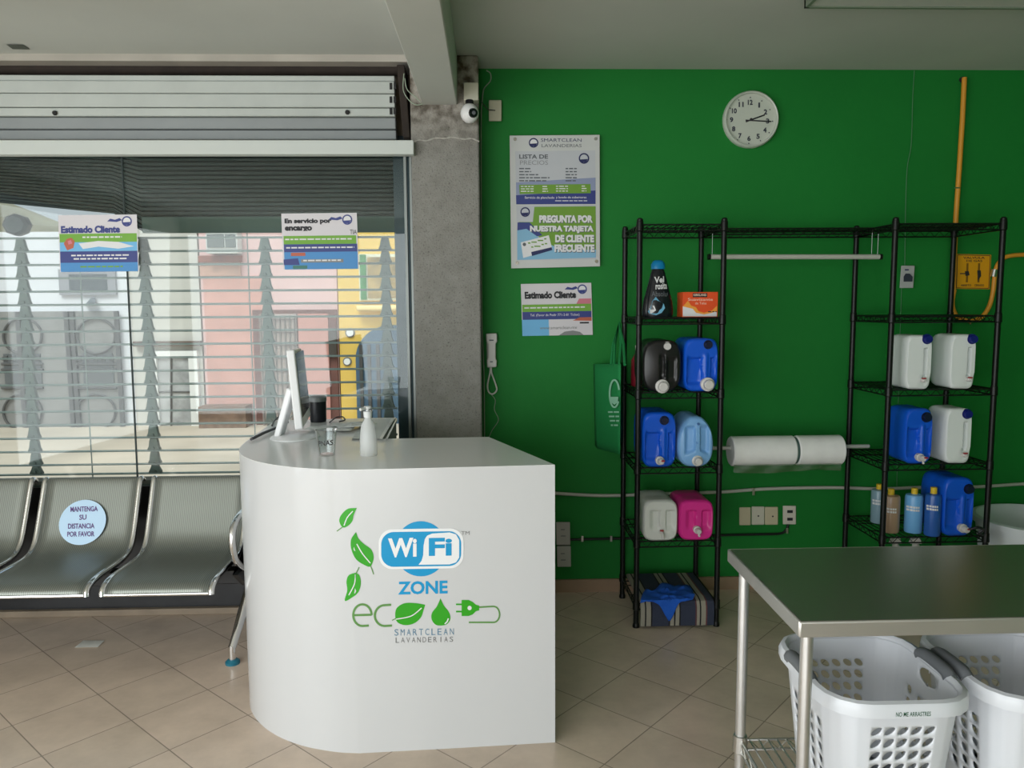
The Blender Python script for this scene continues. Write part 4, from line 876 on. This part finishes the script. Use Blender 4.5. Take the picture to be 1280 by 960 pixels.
m.build('print', [ink, whitep, grey_ink, mat('pale_grey_print', S(190, 193, 198), .5), mat('blue_grey_print', S(140, 150, 180), .5), navyp, mat('olive_green_print', S(110, 155, 50), .5), mat('light_grey_ink', S(140, 142, 145), .5), mat('pale_blue_print', S(130, 180, 210), .5)], PBd)
def customer_sign(T, fn, x0, y0, x1, y1, o, title, kind, sl=0., sr=0.):
    u = lambda a: x0+(x1-x0)*a
    def P(a, b): return (x0+(x1-x0)*a+sl*b, y0+(y1-y0)*b+sr*a)
    m = MB(); m.slab([P(0, 0), P(1, 0), P(1, 1), P(0, 1)], fn, o-.0015, o); m.build('panel', mat('sign_white', S(212, 208, 212), .45), T)
    o = o+.0006; m = MB()
    def B(a0, b0, a1, b1, mi, d=0.): m.poly([P(a0, b0), P(a1, b0), P(a1, b1), P(a0, b1)], fn, o+d, mi)
    def TX(t, a0, b0, a1, b1, mi, bold=.03, d=.001):
        V, Pp = textdata(t, bold); m.add([fn(*P(a0+(a1-a0)*a, b1-(b1-b0)*b), o+d) for a, b in V], Pp, mi)
    def LN(a0, b, a1, mi, d=.001):
        x = a0
        while x < a1:
            w_ = min(random.uniform(.03, .09), a1-x); B(x, b, x+w_, b+.025, mi, d); x += w_+.015
    cx, cy = P(.87, .12); r = (y1-y0)*.09
    if kind == 'wall':
        B(.01, .40, .99, .54, 1); B(.01, .54, .99, .69, 2); B(0, .69, .38, 1, 3); m.poly([P(.78, .40), P(.82, .30), P(.99, .30), P(.99, .40)], fn, o+.0004, 5)
        m.poly([P(.72, .72), P(.82, .66), P(.99, .66), P(.99, .73)], fn, o+.0008, 6); B(.82, .75, .95, .78, 4, .0012); m.poly([P(.52, 1), P(.60, .93), P(.72, .91), P(.82, .94), P(.87, 1)], fn, o+.0008, 7)
        LN(.04, .45, .9, 0); TX('Tel. (Favor de Pedir 771-2-81 Ticket)', .12, .58, .82, .64, 0, .0); TX('www.smartclean.mx', .25, .82, .78, .88, 7, 0)
        TX(title, .05, .15, .78, .29, 4, .055)
    elif kind == 'left':
        B(.01, .33, .99, .48, 1); B(.01, .48, .99, .66, 3); B(.01, .64, .99, .84, 2, .0003); B(.01, .84, .99, 1., 8, .0003)
        m.poly([P(.25, .50), P(.5, .46), P(.75, .48), P(.95, .56), P(.75, .60), P(.5, .56), P(.3, .60)], fn, o+.0008, 0); m.poly([P(.06, .50), P(.1, .42), P(.16, .40), P(.2, .46), P(.18, .58), P(.1, .62)], fn, o+.0008, 6)
        m.poly([P(.11, .46), P(.15, .44), P(.17, .5), P(.12, .52)], fn, o+.0012, 5)
        LN(.3, .38, .8, 0); LN(.15, .70, .88, 0); LN(.18, .76, .85, 0); LN(.26, .90, .8, 1)
        TX(title, .03, .19, .78, .32, 2, .055)
    else:
        B(.02, .40, .98, .55, 1); B(.02, .55, .99, .69, 2); B(.02, .69, .99, 1, 8); m.poly([P(.01, .82), P(.2, .80), P(.22, .92), P(.01, .92)], fn, o+.0006, 2)
        B(.11, .70, .30, .76, 6, .0006); B(.24, .82, .80, .88, 7, .0009); B(.13, .93, .32, .99, 9, .0006); LN(.04, .45, .92, 0); LN(.05, .60, .95, 0); LN(.27, .83, .78, 0, .0013)
        TX('En servicio por', .04, .09, .66, .20, 4, .055); TX('encargo', .04, .23, .40, .34, 4, .055); TX('TIA', .90, .30, .99, .38, 4, 0)
    logo(m, cx, cy, r, fn, o+.0004, 2, 0)
    m.poly([P(.62, .12), P(.66, .07), P(.72, .09), P(.78, .06), P(.81, .10), P(.74, .13), P(.66, .12)], fn, o+.0005, 2)
    m.build('print', [whitep, greenp, navyp, skyp, blackp, mat('pink_print', S(205, 120, 135), .5), mat('rust_print', S(185, 95, 70), .5), mat('grey_print2', S(130, 132, 132), .5), mat('mid_blue_print', S(70, 140, 200), .5), mat('green_blue_print', S(60, 120, 110), .5)], T)
T = thing('notice_sign', 'small customer notice on the green wall below the price board', 'sign', (.335, WY, 1.3)); customer_sign(T, fw, 651, 355, 739, 420, .006, 'Estimado Cliente', 'wall', 2, -1.5)
fg = onY(3.622)
T = thing('notice_sign', 'notice headed Estimado Cliente hanging on the window glass at left', 'sign', (wy(123, 340, 3.62).x, 3.62, 1.6)); customer_sign(T, fg, 72.5, 269, 171, 340, .006, 'Estimado Cliente', 'left', 2.5, -1)
T = thing('notice_sign', 'notice headed En servicio por encargo hanging on the window glass', 'sign', (wy(398, 337, 3.62).x, 3.62, 1.6)); customer_sign(T, fg, 351.5, 267, 446, 337, .006, '', 'mid', 2.5, -1)
# clock
ck = fw(937, 150.5); rr = 34.2/967.5*WY
CK = thing('wall_clock', 'round white wall clock showing about a quarter past two', 'clock', (ck.x, WY, ck.z))
m = MB(); m.lathe([(rr*.99, 0), (rr, .012), (rr*.98, .030), (rr*.94, .036), (rr*.90, .033), (rr*.885, .018)], (ck.x, WY, ck.z), 'Y', 56); m.build('rim', mat('cream_rim', S(196, 202, 190), .3), CK)
m = MB(); m.cyl((ck.x, WY-.001, ck.z), (ck.x, WY-.017, ck.z), rr*.90, 48); m.build('face', mat('clock_face', S(196, 198, 208), .4), CK)
m = MB(); R0 = 34.2
for hnum in range(1, 13):
    a = radians(hnum*30+2); xx = 937+R0*.66*sin(a); y_ = 150.5-R0*.66*cos(a); w_ = 4.2 if hnum < 10 else 6.2
    m = MB(); m.text(str(hnum), xx-w_/2*(.5 if hnum == 1 else 1), y_-3.2, xx+w_/2*(.5 if hnum == 1 else 1), y_+3.2, fw, .0195, 0, .04)
    xo = 937+R0*.82*sin(a); yo = 150.5-R0*.82*cos(a); m.stroke([(xo, yo), (xo+R0*.04*sin(a), yo-R0*.04*cos(a))], 1.4, fw, .0195, 0); m.build('numeral', mat('clock_ink', S(55, 58, 72), .5), CK)
for nm, a, L, bck, w_, d in (('hour_hand', 70, 20, 5, 1.7, .020), ('minute_hand', 93, 27, 5, 1.5, .022)):
    a = radians(a); m = MB(); m.stroke([(937-bck*sin(a), 150.5+bck*cos(a)), (937+L*sin(a), 150.5-L*cos(a))], w_, fw, d, 0); m.build(nm, blackp, CK, solid=.001)
m = MB(); m.cyl((ck.x, WY-.017, ck.z), (ck.x, WY-.024, ck.z), .006, 14); m.build('hub', blackp, CK)
# junction box with wire
c = fw(618.5, 138.5); J = thing('junction_box', 'small beige junction box beside the camera near the ceiling', 'box', (c.x, WY, c.z))
m = MB(); m.slab([(611, 125), (627, 125), (627, 151.5), (611, 151.5)], fw, 0, .03); m.build('case', mat('beige_box', S(190, 186, 162), .5), J, bevel=.004)
m = MB(); m.tube([fw(619, 138, .033), fw(610, 137, .05), Vector((-.03, 3.62, fw(600, 136).z))], .0022, 6); m.build('wire', cab, J)
# security camera
c = Vector((wy(587, 142, 3.53).x, 3.53, wy(587, 142, 3.53).z))
SCm = thing('security_camera', 'white ball security camera mounted at the top of the concrete column', 'camera', (c.x, 3.6, c.z))
m = MB(); a = wy(580, 127, 3.56); b = wy(598, 105, 3.56); m.box(a.x, b.x, 3.535, 3.60, a.z, b.z); m.build('mount', mat('cream_mount', S(192, 190, 172), .5), SCm, bevel=.003)
m = MB(); m.lathe([(0, .042), (.018, .040), (.030, .030), (.038, .015), (.041, 0), (.038, -.015), (.030, -.028), (.018, -.038), (0, -.041)], c, 'Z', 28); m.build('head', mat('camera_white', (.78, .78, .77), .3), SCm)
d_ = (Vector((.5, -1, -.15))).normalized(); m = MB(); q = c+d_*.030; m.tube([q, c+d_*.0435], [.022, .019], 20); ln = m.build('lens_ring', mat('black_lens', (.01, .01, .012), .15), SCm)
m = MB(); m.tube([c+d_*.043, c+d_*.0455], [.009, .008], 16); m.build('lens', mat('lens_grey', S(110, 112, 118), .1), ln)
m = MB(); m.cyl((c.x, 3.545, c.z+.035), (c.x, 3.545, a.z+.002), .018, 14); m.build('neck', mat('black_lens', (.01, .01, .012), .15), SCm)
wcab = mat('pale_cable', S(150, 165, 145), .5)
m = MB(); m.tube([Vector(p) for p in bez([fw(608, 88, .006), fw(613, 92, .006), fw(613, 101, .006), fw(605, 111, .006), fw(603, 125, .006), fw(601.5, 150, .006), fw(601.5, 250, .006), fw(602.5, 400, .006), fw(605, 470, .006), fw(605.5, 545, .006), fw(605, 620, .006)], 5)], .0028, 6)
tag(m.build('cable', wcab), 'pale cable running down the wall beside the concrete column', 'cable')
for pts_, lab in (([(505, 92), (504, 112), (511, 125), (520, 131), (528, 130)], 'grey wire hanging from the shutter bracket to the beam, lower loop'), ([(506, 98), (509, 112), (520, 122), (526, 128)], 'grey wire hanging from the shutter bracket to the beam, upper loop')):
    m = MB(); m.tube(bez([wy(x, y, 3.585) for x, y in pts_], 6), .0022, 6); tag(m.build('wire', wcab), lab, 'wire')
# intercom
I = thing('intercom', 'white intercom handset on green wall beside the concrete column', 'intercom', fw(614, 438))
m = MB(); m.slab([(608, 418), (620, 417.5), (620, 458), (609, 458.5)], fw, 0, .02); m.build('base', mat('intercom_grey', S(180, 182, 172), .5), I, bevel=.004)
m = MB(); m.slab([(607.5, 417), (621, 416.5), (621.5, 427), (619.5, 430), (619.5, 448), (621, 451), (620.5, 459), (609, 459.5), (608.5, 450), (610, 447), (610, 430), (608, 427)], fw, .021, .042); m.build('handset', mat('intercom_white', S(208, 205, 200), .4), I, bevel=.005, seg=3)
m = MB(); m.slab([(611.5, 424.5), (617, 424.5), (617, 426), (611.5, 426)], fw, .0425, .0435); m.build('mark', grey_ink, I); m = MB(); m.slab([(612.5, 451.5), (616, 451.5), (616, 453), (612.5, 453)], fw, .0425, .0435); m.build('mark', grey_ink, I)
m = MB(); m.tube(bez([fw(613, 459, .02), fw(612.5, 466, .02), fw(609.5, 481, .02), fw(611, 490, .02), fw(616, 492.5, .02), fw(621, 487, .02), fw(618, 476, .02), fw(614.5, 466, .02), fw(614, 459, .02)], 6), .004, 8); m.build('coiled_cord', mat('intercom_white', S(208, 205, 200), .4), I)
m = MB(); m.tube(bez([fw(613, 492, .006), fw(619, 500, .006), fw(618, 512, .006), fw(623, 525, .006), fw(615, 538, .006), fw(610, 550, .006)], 6), .0018, 6); m.build('thin_wire', wcab, I)
# thermostat-like device + thin wire
D_ = thing('wall_device', 'small white device with dark round dial between posts of the right tower', 'device', fw(1134, 346))
m = MB(); m.slab([(1126.5, 332), (1143.5, 332), (1141.5, 360), (1124.5, 360)], fw, 0, .022); m.build('case', mat('device_white', S(176, 178, 176), .5), D_, bevel=.002)
m = MB(); m.slab([(1132, 342), (1137, 342), (1141, 346), (1140.5, 352), (1129.5, 352), (1129.5, 346)], fw, .0225, .028); m.build('dial', mat('dark_dial', S(55, 58, 72), .4), D_)
m = MB(); m.slab([(1131, 336.5), (1136, 336.5), (1136, 338), (1131, 338)], fw, .0225, .0235); m.build('mark', ink, D_)
m = MB(); m.tube(bez([fw(1143, 88, .004), fw(1141, 120, .004), fw(1139, 180, .004), fw(1134, 210, .004), fw(1132, 260, .004), fw(1131, 332, .004)], 6), .002, 6); m.tube([fw(1127, 360, .004), fw(1125, 420, .004), fw(1122, 540, .004), fw(1121, 612, .004)], .0017, 6)
tag(m.build('wire', mat('green_painted_wire', S(70, 130, 85), .6)), 'thin pale wire running down the wall from the ceiling behind right tower', 'wire')
# gas sign
G = thing('warning_sign', 'square yellow valve warning sign on the wall behind the right tower', 'sign', fw(1217, 340))
m = MB(); Q = [(1196, 317.5), (1239, 318.5), (1237, 361.5), (1194.5, 361)]; m.slab(Q, fw, .001, .004); m.build('panel', mat('sign_yellow', S(225, 160, 20), .5), G)
m = MB(); o = .0045
for i in range(4): 
    P0, P1 = Q[i], Q[(i+1) % 4]; cxx, cyy = 1216.7, 339.6; sh_ = lambda p: (p[0]+(cxx-p[0])*.05, p[1]+(cyy-p[1])*.05); m.stroke([sh_(P0), sh_(P1)], .8, fw, o, 0)
m.text('VALVULA', 1204, 320.8, 1231, 323.6, fw, o, 0, .02); m.text('DE GAS', 1208, 324.8, 1228, 327.4, fw, o, 0, .02)
m.text('ABIERTO', 1201, 355.3, 1214, 358, fw, o, 0, .02); m.text('CERRADO', 1218, 355.3, 1230, 358, fw, o, 0, .02)
for cx in (1209.5, 1224): m.stroke([(cx, 329), (cx-1, 353)], 2.6, fw, o, 1)
m.stroke([(1200, 342), (1209, 342)], 1.3, fw, o+.0004, 0); m.poly([(1206, 339), (1211, 339), (1212, 344), (1207, 345)], fw, o+.0004, 0); m.poly([(1221.5, 338), (1226, 338), (1226.5, 345), (1222.5, 351)], fw, o+.0004, 0)
m.build('print', [blackp, mat('dark_amber_print', S(130, 90, 20), .5)], G)
# gas pipe
GP = thing('gas_pipe', 'yellow gas pipe coming down the wall and looping past the warning sign', 'pipe', fw(1206, 97))
ym = mat('yellow_gas_paint', S(218, 150, 48), .45)
m = MB(); m.tube([fw(x, y, .024) for x, y in ((1205.5, 97), (1203, 150), (1198.5, 220), (1195, 270), (1192.5, 330), (1191.5, 362))], .0115, 12); m.build('riser', ym, GP)
m = MB(); m.tube(bez([fw(1193, 362, .024), fw(1190.5, 380, .024), fw(1196, 395, .024), fw(1211, 401, .024), fw(1226, 397, .024), fw(1236, 384, .024), fw(1241, 366, .024), fw(1244, 342, .024), fw(1249, 328, .024), fw(1262, 320, .024), fw(1300, 318, .024), fw(1400, 317, .024), fw(1480, 316, .024)], 8), .0105, 12); m.build('hose_loop', ym, GP)
m = MB(); m.cyl(fw(1241.5, 346, .024), fw(1243.5, 337, .024), .0145, 12); m.cyl(fw(1213, 398, .008), fw(1213, 405, .03), .004, 8); m.slab([(1193, 234), (1200, 234), (1200, 235.5), (1193, 235.5)], fw, .001, .038); m.build('clip', steel, GP)
m = MB(); c = fw(1202, 100); m.cyl((c.x, WY-.002, c.z), (c.x, WY-.010, c.z), .014, 14); m.build('wall_sleeve', blackp, GP)
# conduits
C1 = thing('conduit', 'pale grey flexible conduit running along the green wall behind the shelves', 'pipe', fw(900, 613))
m = MB(); m.tube(bez([fw(x, y, .016) for x, y in ((640, 612), (700, 617), (760, 619.5), (830, 617), (900, 615), (960, 611), (1040, 609.5), (1100, 611), (1160, 609), (1220, 608.5), (1300, 604), (1400, 603), (1480, 602))], 6), .0085, 10); m.build('tube', mat('grey_conduit', S(185, 185, 175), .5), C1)
m = MB()
for px, py in ((942, 613),): m.slab([(px-1.5, py-3), (px+1.5, py-3), (px+1.5, py+6), (px-1.5, py+6)], fw, 0, .028)
m.build('clamp', steel, C1)
C2 = thing('black_pipe', 'thin black pipe clipped low on the green wall behind left tower', 'pipe', fw(800, 674))
m = MB(); m.tube(bez([fw(x, y, .014) for x, y in ((712, 674.5), (760, 673.5), (830, 672), (905, 669), (950, 668), (975, 667), (983, 662), (985, 656))], 6), .0065, 10); m.build('tube', mat('black_hose', (.008, .010, .009), .45), C2)
for px in (728, 764, 984): m = MB(); py = 674 if px < 900 else 664; m.slab([(px-1.3, py-4), (px+1.3, py-4), (px+1.3, py+3), (px-1.3, py+3)], fw, 0, .024); m.build('clip', steel, C2)
# outlets
bei = mat('beige_plate', S(205, 194, 165), .45); wpl = mat('white_plate', S(210, 206, 190), .4)
for x0, y0, x1, y1, lab, mt, dots in ((924, 634, 938.5, 656.5, 'blank beige wall plate, leftmost of the three touching plates', bei, []), (939.5, 633, 955.5, 656, 'beige wall plate with a centre screw, middle of the three touching plates', wpl, [(948, 645)]),
                            (956, 633.5, 972.5, 656, 'beige wall plate beside the socket with a lone screw', bei, [(966, 645.5)]),
                            (978.5, 632, 995, 655.5, 'white double socket plate at the right of beige plates', mat('socket_white', S(218, 212, 200), .4), ['s'])):
    T = thing('wall_plate', lab, 'wall plate', fw((x0+x1)/2, (y0+y1)/2), None); m = MB(); m.slab([(x0, y0), (x1, y0), (x1, y1), (x0, y1)], fw, 0, .010); m.build('plate', mt, T, bevel=.004)
    m = MB()
    for d in dots:
        if d == 's':
            for yy_ in (639.5, 649): m = MB(); m.slab([(984, yy_-1.8), (991, yy_-1.8), (991, yy_+1.8), (984, yy_+1.8)], fw, .0102, .0112); m.build('socket', blackp, T)
        else: m = MB(); m.slab(ellipse(d[0], d[1], 1.1, 1.1, 10), fw, .0102, .0112); m.build('screw', blackp, T)
for k, (y0, y1) in enumerate(((652.5, 681.5), (682.5, 708.5))):
    T = thing('wall_plate', ('upper white socket box on the wall just right of the counter', 'lower white socket box on the wall just right of the counter')[k], 'wall plate', fw(704, y0)); m = MB(); m.slab([(695+k, y0), (712.5+k, y0), (713+k, y1), (695.5+k, y1)], fw, 0, .04); m.build('box', mat('grey_white_box', S(178, 176, 170), .5), T, bevel=.003)
    m = MB(); m.slab([(701, y0+9), (706, y0+9), (706, y0+10), (701, y0+10)], fw, .0402, .0412); m.build('socket', grey_ink, T); m = MB(); m.slab([(701, y0+17), (707, y0+17), (707, y0+18), (701, y0+18)], fw, .0402, .0412); m.build('socket', grey_ink, T)

# ================================================================== TABLE, BASKETS, TUB
TZ = .80
TBx0, TBx1, TY0, TY1 = .640, 1.90, 1.515, 1.985
TT = thing('work_table', 'stainless steel work table on round legs at the lower right', 'table', (1.2, 1.75, 0))
top = mat('stainless_table_top', (.37, .35, .32), .23, .8); edge = mat('galvanised_edge', (.60, .59, .56), .42, .85, var=.05)
m = MB(); m.box(TBx0, TBx1, TY0, TY1, TZ-.004, TZ); m.build('table_top', top, TT)
m = MB(); m.box(TBx0-.006, TBx1, TY0-.006, TY0, TZ-.034, TZ-.0002); m.box(TBx0-.006, TBx0, TY0, TY1+.006, TZ-.034, TZ-.0002); m.box(TBx0-.006, TBx1, TY1, TY1+.006, TZ-.034, TZ-.0002); m.build('edge_band', edge, TT, bevel=.006)
galv = mat('zinc_leg', (.66, .66, .65), .38, .9, var=.06, vscale=12)
for x, y in ((.667, TY0+.035), (.667, TY1-.035), (1.86, TY0+.035), (1.86, TY1-.035)):
    m = MB(); m.cyl((x, y, .0), (x, y, TZ-.006), .0135, 20)
    m.build('leg', galv, TT)
m = MB(); z = .285; xs0, xs1, ys0, ys1 = .667, 1.86, TY0+.035, TY1-.035
for (p, q) in (((xs0, ys0), (xs1, ys0)), ((xs1, ys0), (xs1, ys1)), ((xs1, ys1), (xs0, ys1)), ((xs0, ys1), (xs0, ys0))):
    for dz in (0, -.028): m.cyl((*p, z+dz), (*q, z+dz), .004, 8)
    k = max(4, int(math.hypot(q[0]-p[0], q[1]-p[1])/.05)); m.tube([(p[0]+(q[0]-p[0])*i/(2*k), p[1]+(q[1]-p[1])*i/(2*k), z-(.001 if i % 2 else .027)) for i in range(2*k+1)], .0025, 5)
for i in range(1, 48): x = xs0+(xs1-xs0)*i/48; m.cyl((x, ys0, z), (x, ys1, z), .0025, 6)
for x, y in ((xs0, ys1), (xs0, ys0)): m.lathe([(.014, z-.035), (.020, z-.03), (.018, z+.014), (.014, z+.016)], (x, y, 0), 'Z', 16)
m.build('wire_shelf', steel, TT)
m = MB(); p = wy(1225, 778, 1.8); m.cyl((p.x, 1.8, TZ-.004), (p.x, 1.8, TZ-.03), .003, 8); m.build('hook', blackp, TT)

bas = mat('white_basket_plastic', S(222, 226, 232), .35, coat=.2); grip = mat('grey_grip', S(112, 116, 120), .5)
def basket(name, label, cx, cy, z0, Wt, Dt, Ht):
    T = thing(name, label, 'laundry basket', (cx, cy, z0), 'white laundry baskets under the table')
    rt = .075
    def per(hwx, hwy, r):   # rounded rectangle points with side tags: list of (x,y)
        out = []; 
        def seg(p, q, n): return [(p[0]+(q[0]-p[0])*i/n, p[1]+(q[1]-p[1])*i/n) for i in range(n)]
        def arc(cx_, cy_, a0, n): return [(cx_+r*cos(a0+pi/2*i/n), cy_+r*sin(a0+pi/2*i/n)) for i in range(n)]
        out += seg((-hwx+r, -hwy), (hwx-r, -hwy), NSx)+arc(hwx-r, -hwy+r, -pi/2, NC)+seg((hwx, -hwy+r), (hwx, hwy-r), NSy)+arc(hwx-r, hwy-r, 0, NC)
        out += seg((hwx-r, hwy), (-hwx+r, hwy), NSx)+arc(-hwx+r, hwy-r, pi/2, NC)+seg((-hwx, hwy-r), (-hwx, -hwy+r), NSy)+arc(-hwx+r, -hwy+r, pi, NC)
        return out
    NSx, NSy, NC = 5, 4, 4; NP = 2*(NSx+NSy)+4*NC
    def ringat(t):
        k = .80+.20*t; return per(Wt/2*k, Dt/2*k, rt*(.75+.25*t))
    ts = [0, .14, .24, .34, .44, .54, .64, .74, .83, .97, 1.]
    rings_ = [ringat(t) for t in ts]
    def PT(k, j, a, b):    # bilinear inside cell (k around, j up)
        r0, r1 = rings_[j], rings_[j+1]; k2 = (k+1) % NP
        x0 = r0[k][0]*(1-a)+r0[k2][0]*a; y0 = r0[k][1]*(1-a)+r0[k2][1]*a; x1 = r1[k][0]*(1-a)+r1[k2][0]*a; y1 = r1[k][1]*(1-a)+r1[k2][1]*a
        t = ts[j]*(1-b)+ts[j+1]*b; return (cx+x0*(1-b)+x1*b, cy+y0*(1-b)+y1*b, z0+.004+Ht*t)
    m = MB()
    def side(k):
        if k < NSx: return 'f', k
        if NSx+NC <= k < NSx+NC+NSy: return 'r', k-NSx-NC
        if NSx+2*NC+NSy <= k < 2*NSx+2*NC+NSy: return 'b', k-(NSx+2*NC+NSy)
        if 2*NSx+3*NC+NSy <= k < 2*NSx+3*NC+2*NSy: return 'l', k-(2*NSx+3*NC+NSy)
        return None, 0
    sq = [(0, 0), (.25, 0), (.5, 0), (.75, 0), (1, 0), (1, .25), (1, .5), (1, .75), (1, 1), (.75, 1), (.5, 1), (.25, 1), (0, 1), (0, .75), (0, .5), (0, .25)]
    for k in range(NP):
        sd, idx = side(k)
        for j in range(len(ts)-1):
            if sd is not None and 1 <= j <= (7 if sd in 'fb' else 6):
                rx, ry = (.34, .36) if sd in 'fb' else (.26, .34); I_ = []
                off = .12*(1 if idx % 2 else -1) if sd in 'lr' else 0
                for a, b in sq:
                    an = math.atan2(b-.5, a-.5); sl_ = .22 if sd in 'fb' else 0
                    I_.append((.5+rx*cos(an)+sl_*sin(an), .5+off+ry*sin(an)))
                V = [PT(k, j, a, b) for a, b in sq]+[PT(k, j, a, b) for a, b in I_]
                m.add(V, [(i, (i+1) % 16, 16+(i+1) % 16, 16+i) for i in range(16)], 0, True)
            elif j == 8 and sd in ('l', 'r') and idx in (1, 2):
                cxh = 1. if idx == 1 else 0.; I_ = []
                for a, b in sq:
                    an = math.atan2(b-.5, a-cxh); I_.append((min(1, max(0, cxh+.85*cos(an))), .5+.42*sin(an)))
                V = [PT(k, j, a, b) for a, b in sq]+[PT(k, j, a, b) for a, b in I_]
                m.add(V, [(i, (i+1) % 16, 16+(i+1) % 16, 16+i) for i in range(16) if not (sq[i][0] == cxh and sq[(i+1) % 16][0] == cxh and .2 < (sq[i][1]+sq[(i+1) % 16][1])/2 < .8)], 0, True)
            else:
                V = [PT(k, j, a/4, b/4) for a in range(5) for b in range(5)]
                m.add(V, [(a*5+b, (a+1)*5+b, (a+1)*5+b+1, a*5+b+1) for a in range(4) for b in range(4)], 0, True)
    # floor of the basket
    m.add([(cx+x, cy+y, z0+.004) for x, y in rings_[0]], [tuple(range(NP))])
    m.build('body', bas, T, solid=.004, weld=True)
    # flared rim
    m = MB(); top_ = per(Wt/2, Dt/2, rt); V = []; pr = [(-.002, -.004), (0, .004), (.006, .009), (.015, .006), (.019, -.004), (.019, -.022), (.0165, -.022), (.0155, -.006)]
    K = len(pr)
    for k in range(NP):
        x, y = top_[k]; x1, y1 = top_[(k+1) % NP]; x2, y2 = top_[k-1]; tx, ty = x1-x2, y1-y2; L = math.hypot(tx, ty); nx, ny = ty/L, -tx/L
        for d, dz in pr: V.append((cx+x+nx*d, cy+y+ny*d, z0+.004+Ht+dz))
    m.add(V, [(k*K+i, ((k+1) % NP)*K+i, ((k+1) % NP)*K+i+1, k*K+i+1) for k in range(NP) for i in range(K-1)], 0, True); m.build('rim', bas, T, solid=.002)
    for sx in (-1, 1):
        m = MB(); m.tube(bez([(cx+sx*(Wt/2+.010), cy-.062, z0+Ht+.002), (cx+sx*(Wt/2+.011), cy-.04, z0+Ht+.012), (cx+sx*(Wt/2+.011), cy+.04, z0+Ht+.012), (cx+sx*(Wt/2+.010), cy+.062, z0+Ht+.002)], 5), .0155, 10); m.build('grip', grip, T)
    m = MB(); yr = cy-Dt/2-.0205
    V, P_ = textdata('NO ME ARRASTRES', .01); m.add([(cx+.0-.032+.075*a, yr, z0+Ht-.014+.010*b) for a, b in V], P_)
    V, P_ = textdata('NO ME ARRASTRES', .01); m.add([(cx-.06+.07*a, cy+Dt/2+.002+.012*b, z0+.004+Ht+.0105) for a, b in V], P_)
    m.build('lettering', mat('green_letter', S(25, 90, 60), .5), T)
    return T
basket('laundry_basket', 'white perforated laundry basket right behind the front table leg', .885, 1.715, .29, .300, .335, .305)
basket('laundry_basket', 'white perforated laundry basket cut off by the right edge of the photo', 1.245, 1.715, .29, .300, .335, .305)
# tub behind the right tower
tbx = (2.66, 3.50); T = thing('tub', 'large white plastic tub on the floor beyond the right tower', 'tub', (2.62, 3.50, 0))
m = MB(); ztb = wy(1260, 668, 3.26).z; R_t = .26
cxt = 2.60; cyt = 3.50
m.lathe([(0, .02), (.19, .02), (.20, 0), (.21, .02), (R_t, ztb-.03), (R_t+.015, ztb-.028), (R_t+.018, ztb), (R_t-.002, ztb+.004), (R_t-.008, ztb-.01), (.195, .05), (0, .04)], (cxt, cyt, 0), 'Z', 40); m.build('body', mat('tub_white', S(215, 222, 224), .4), T)

# ================================================================== CEILING ITEMS
for i, (xa, xb, y0, y1, lab) in enumerate(((1.155, 2.45, 2.55, 2.885, 'unlit fluorescent fixture on the ceiling at the upper right'), (-2.3, -1.10, 2.45, 2.79, 'unlit fluorescent fixture just entering the top edge at left'))):
    T = thing('ceiling_light', lab, 'ceiling light', ((xa+xb)/2, (y0+y1)/2, 2.5), 'ceiling lights')
    m = MB(); z0 = 2.51; m.box(xa, xb, y0, y1, z0+.03, 2.566); m.build('housing', mat('light_housing', S(178, 184, 172), .5), T)
    m = MB(); m.box(xa, xb, y0, y0+.012, z0, z0+.03); m.box(xa, xb, y1-.012, y1, z0, z0+.03); m.box(xa, xa+.012, y0, y1, z0, z0+.03); m.box(xb-.012, xb, y0, y1, z0, z0+.03); m.build('frame', mat('frame_grey', S(130, 142, 125), .4, .3), T)
    m = MB(); m.box(xa+.012, xb-.012, y0+.012, y1-.012, z0+.006, z0+.010); m.build('diffuser', mat('diffuser', S(195, 198, 190), .5), T)
c = wz(20, 59, 2.566); m = MB(); m.hexa([wz(8, 56, 2.566), wz(28, 56, 2.566), wz(37, 62, 2.566), wz(16, 61.5, 2.566)], [wz(8, 56, 2.562), wz(28, 56, 2.562), wz(37, 62, 2.562), wz(16, 61.5, 2.562)])
tag(m.build('ceiling_vent', mat('vent_grey', S(88, 96, 86), .6)), 'small dark grey vent plate on the ceiling at far left', 'vent')
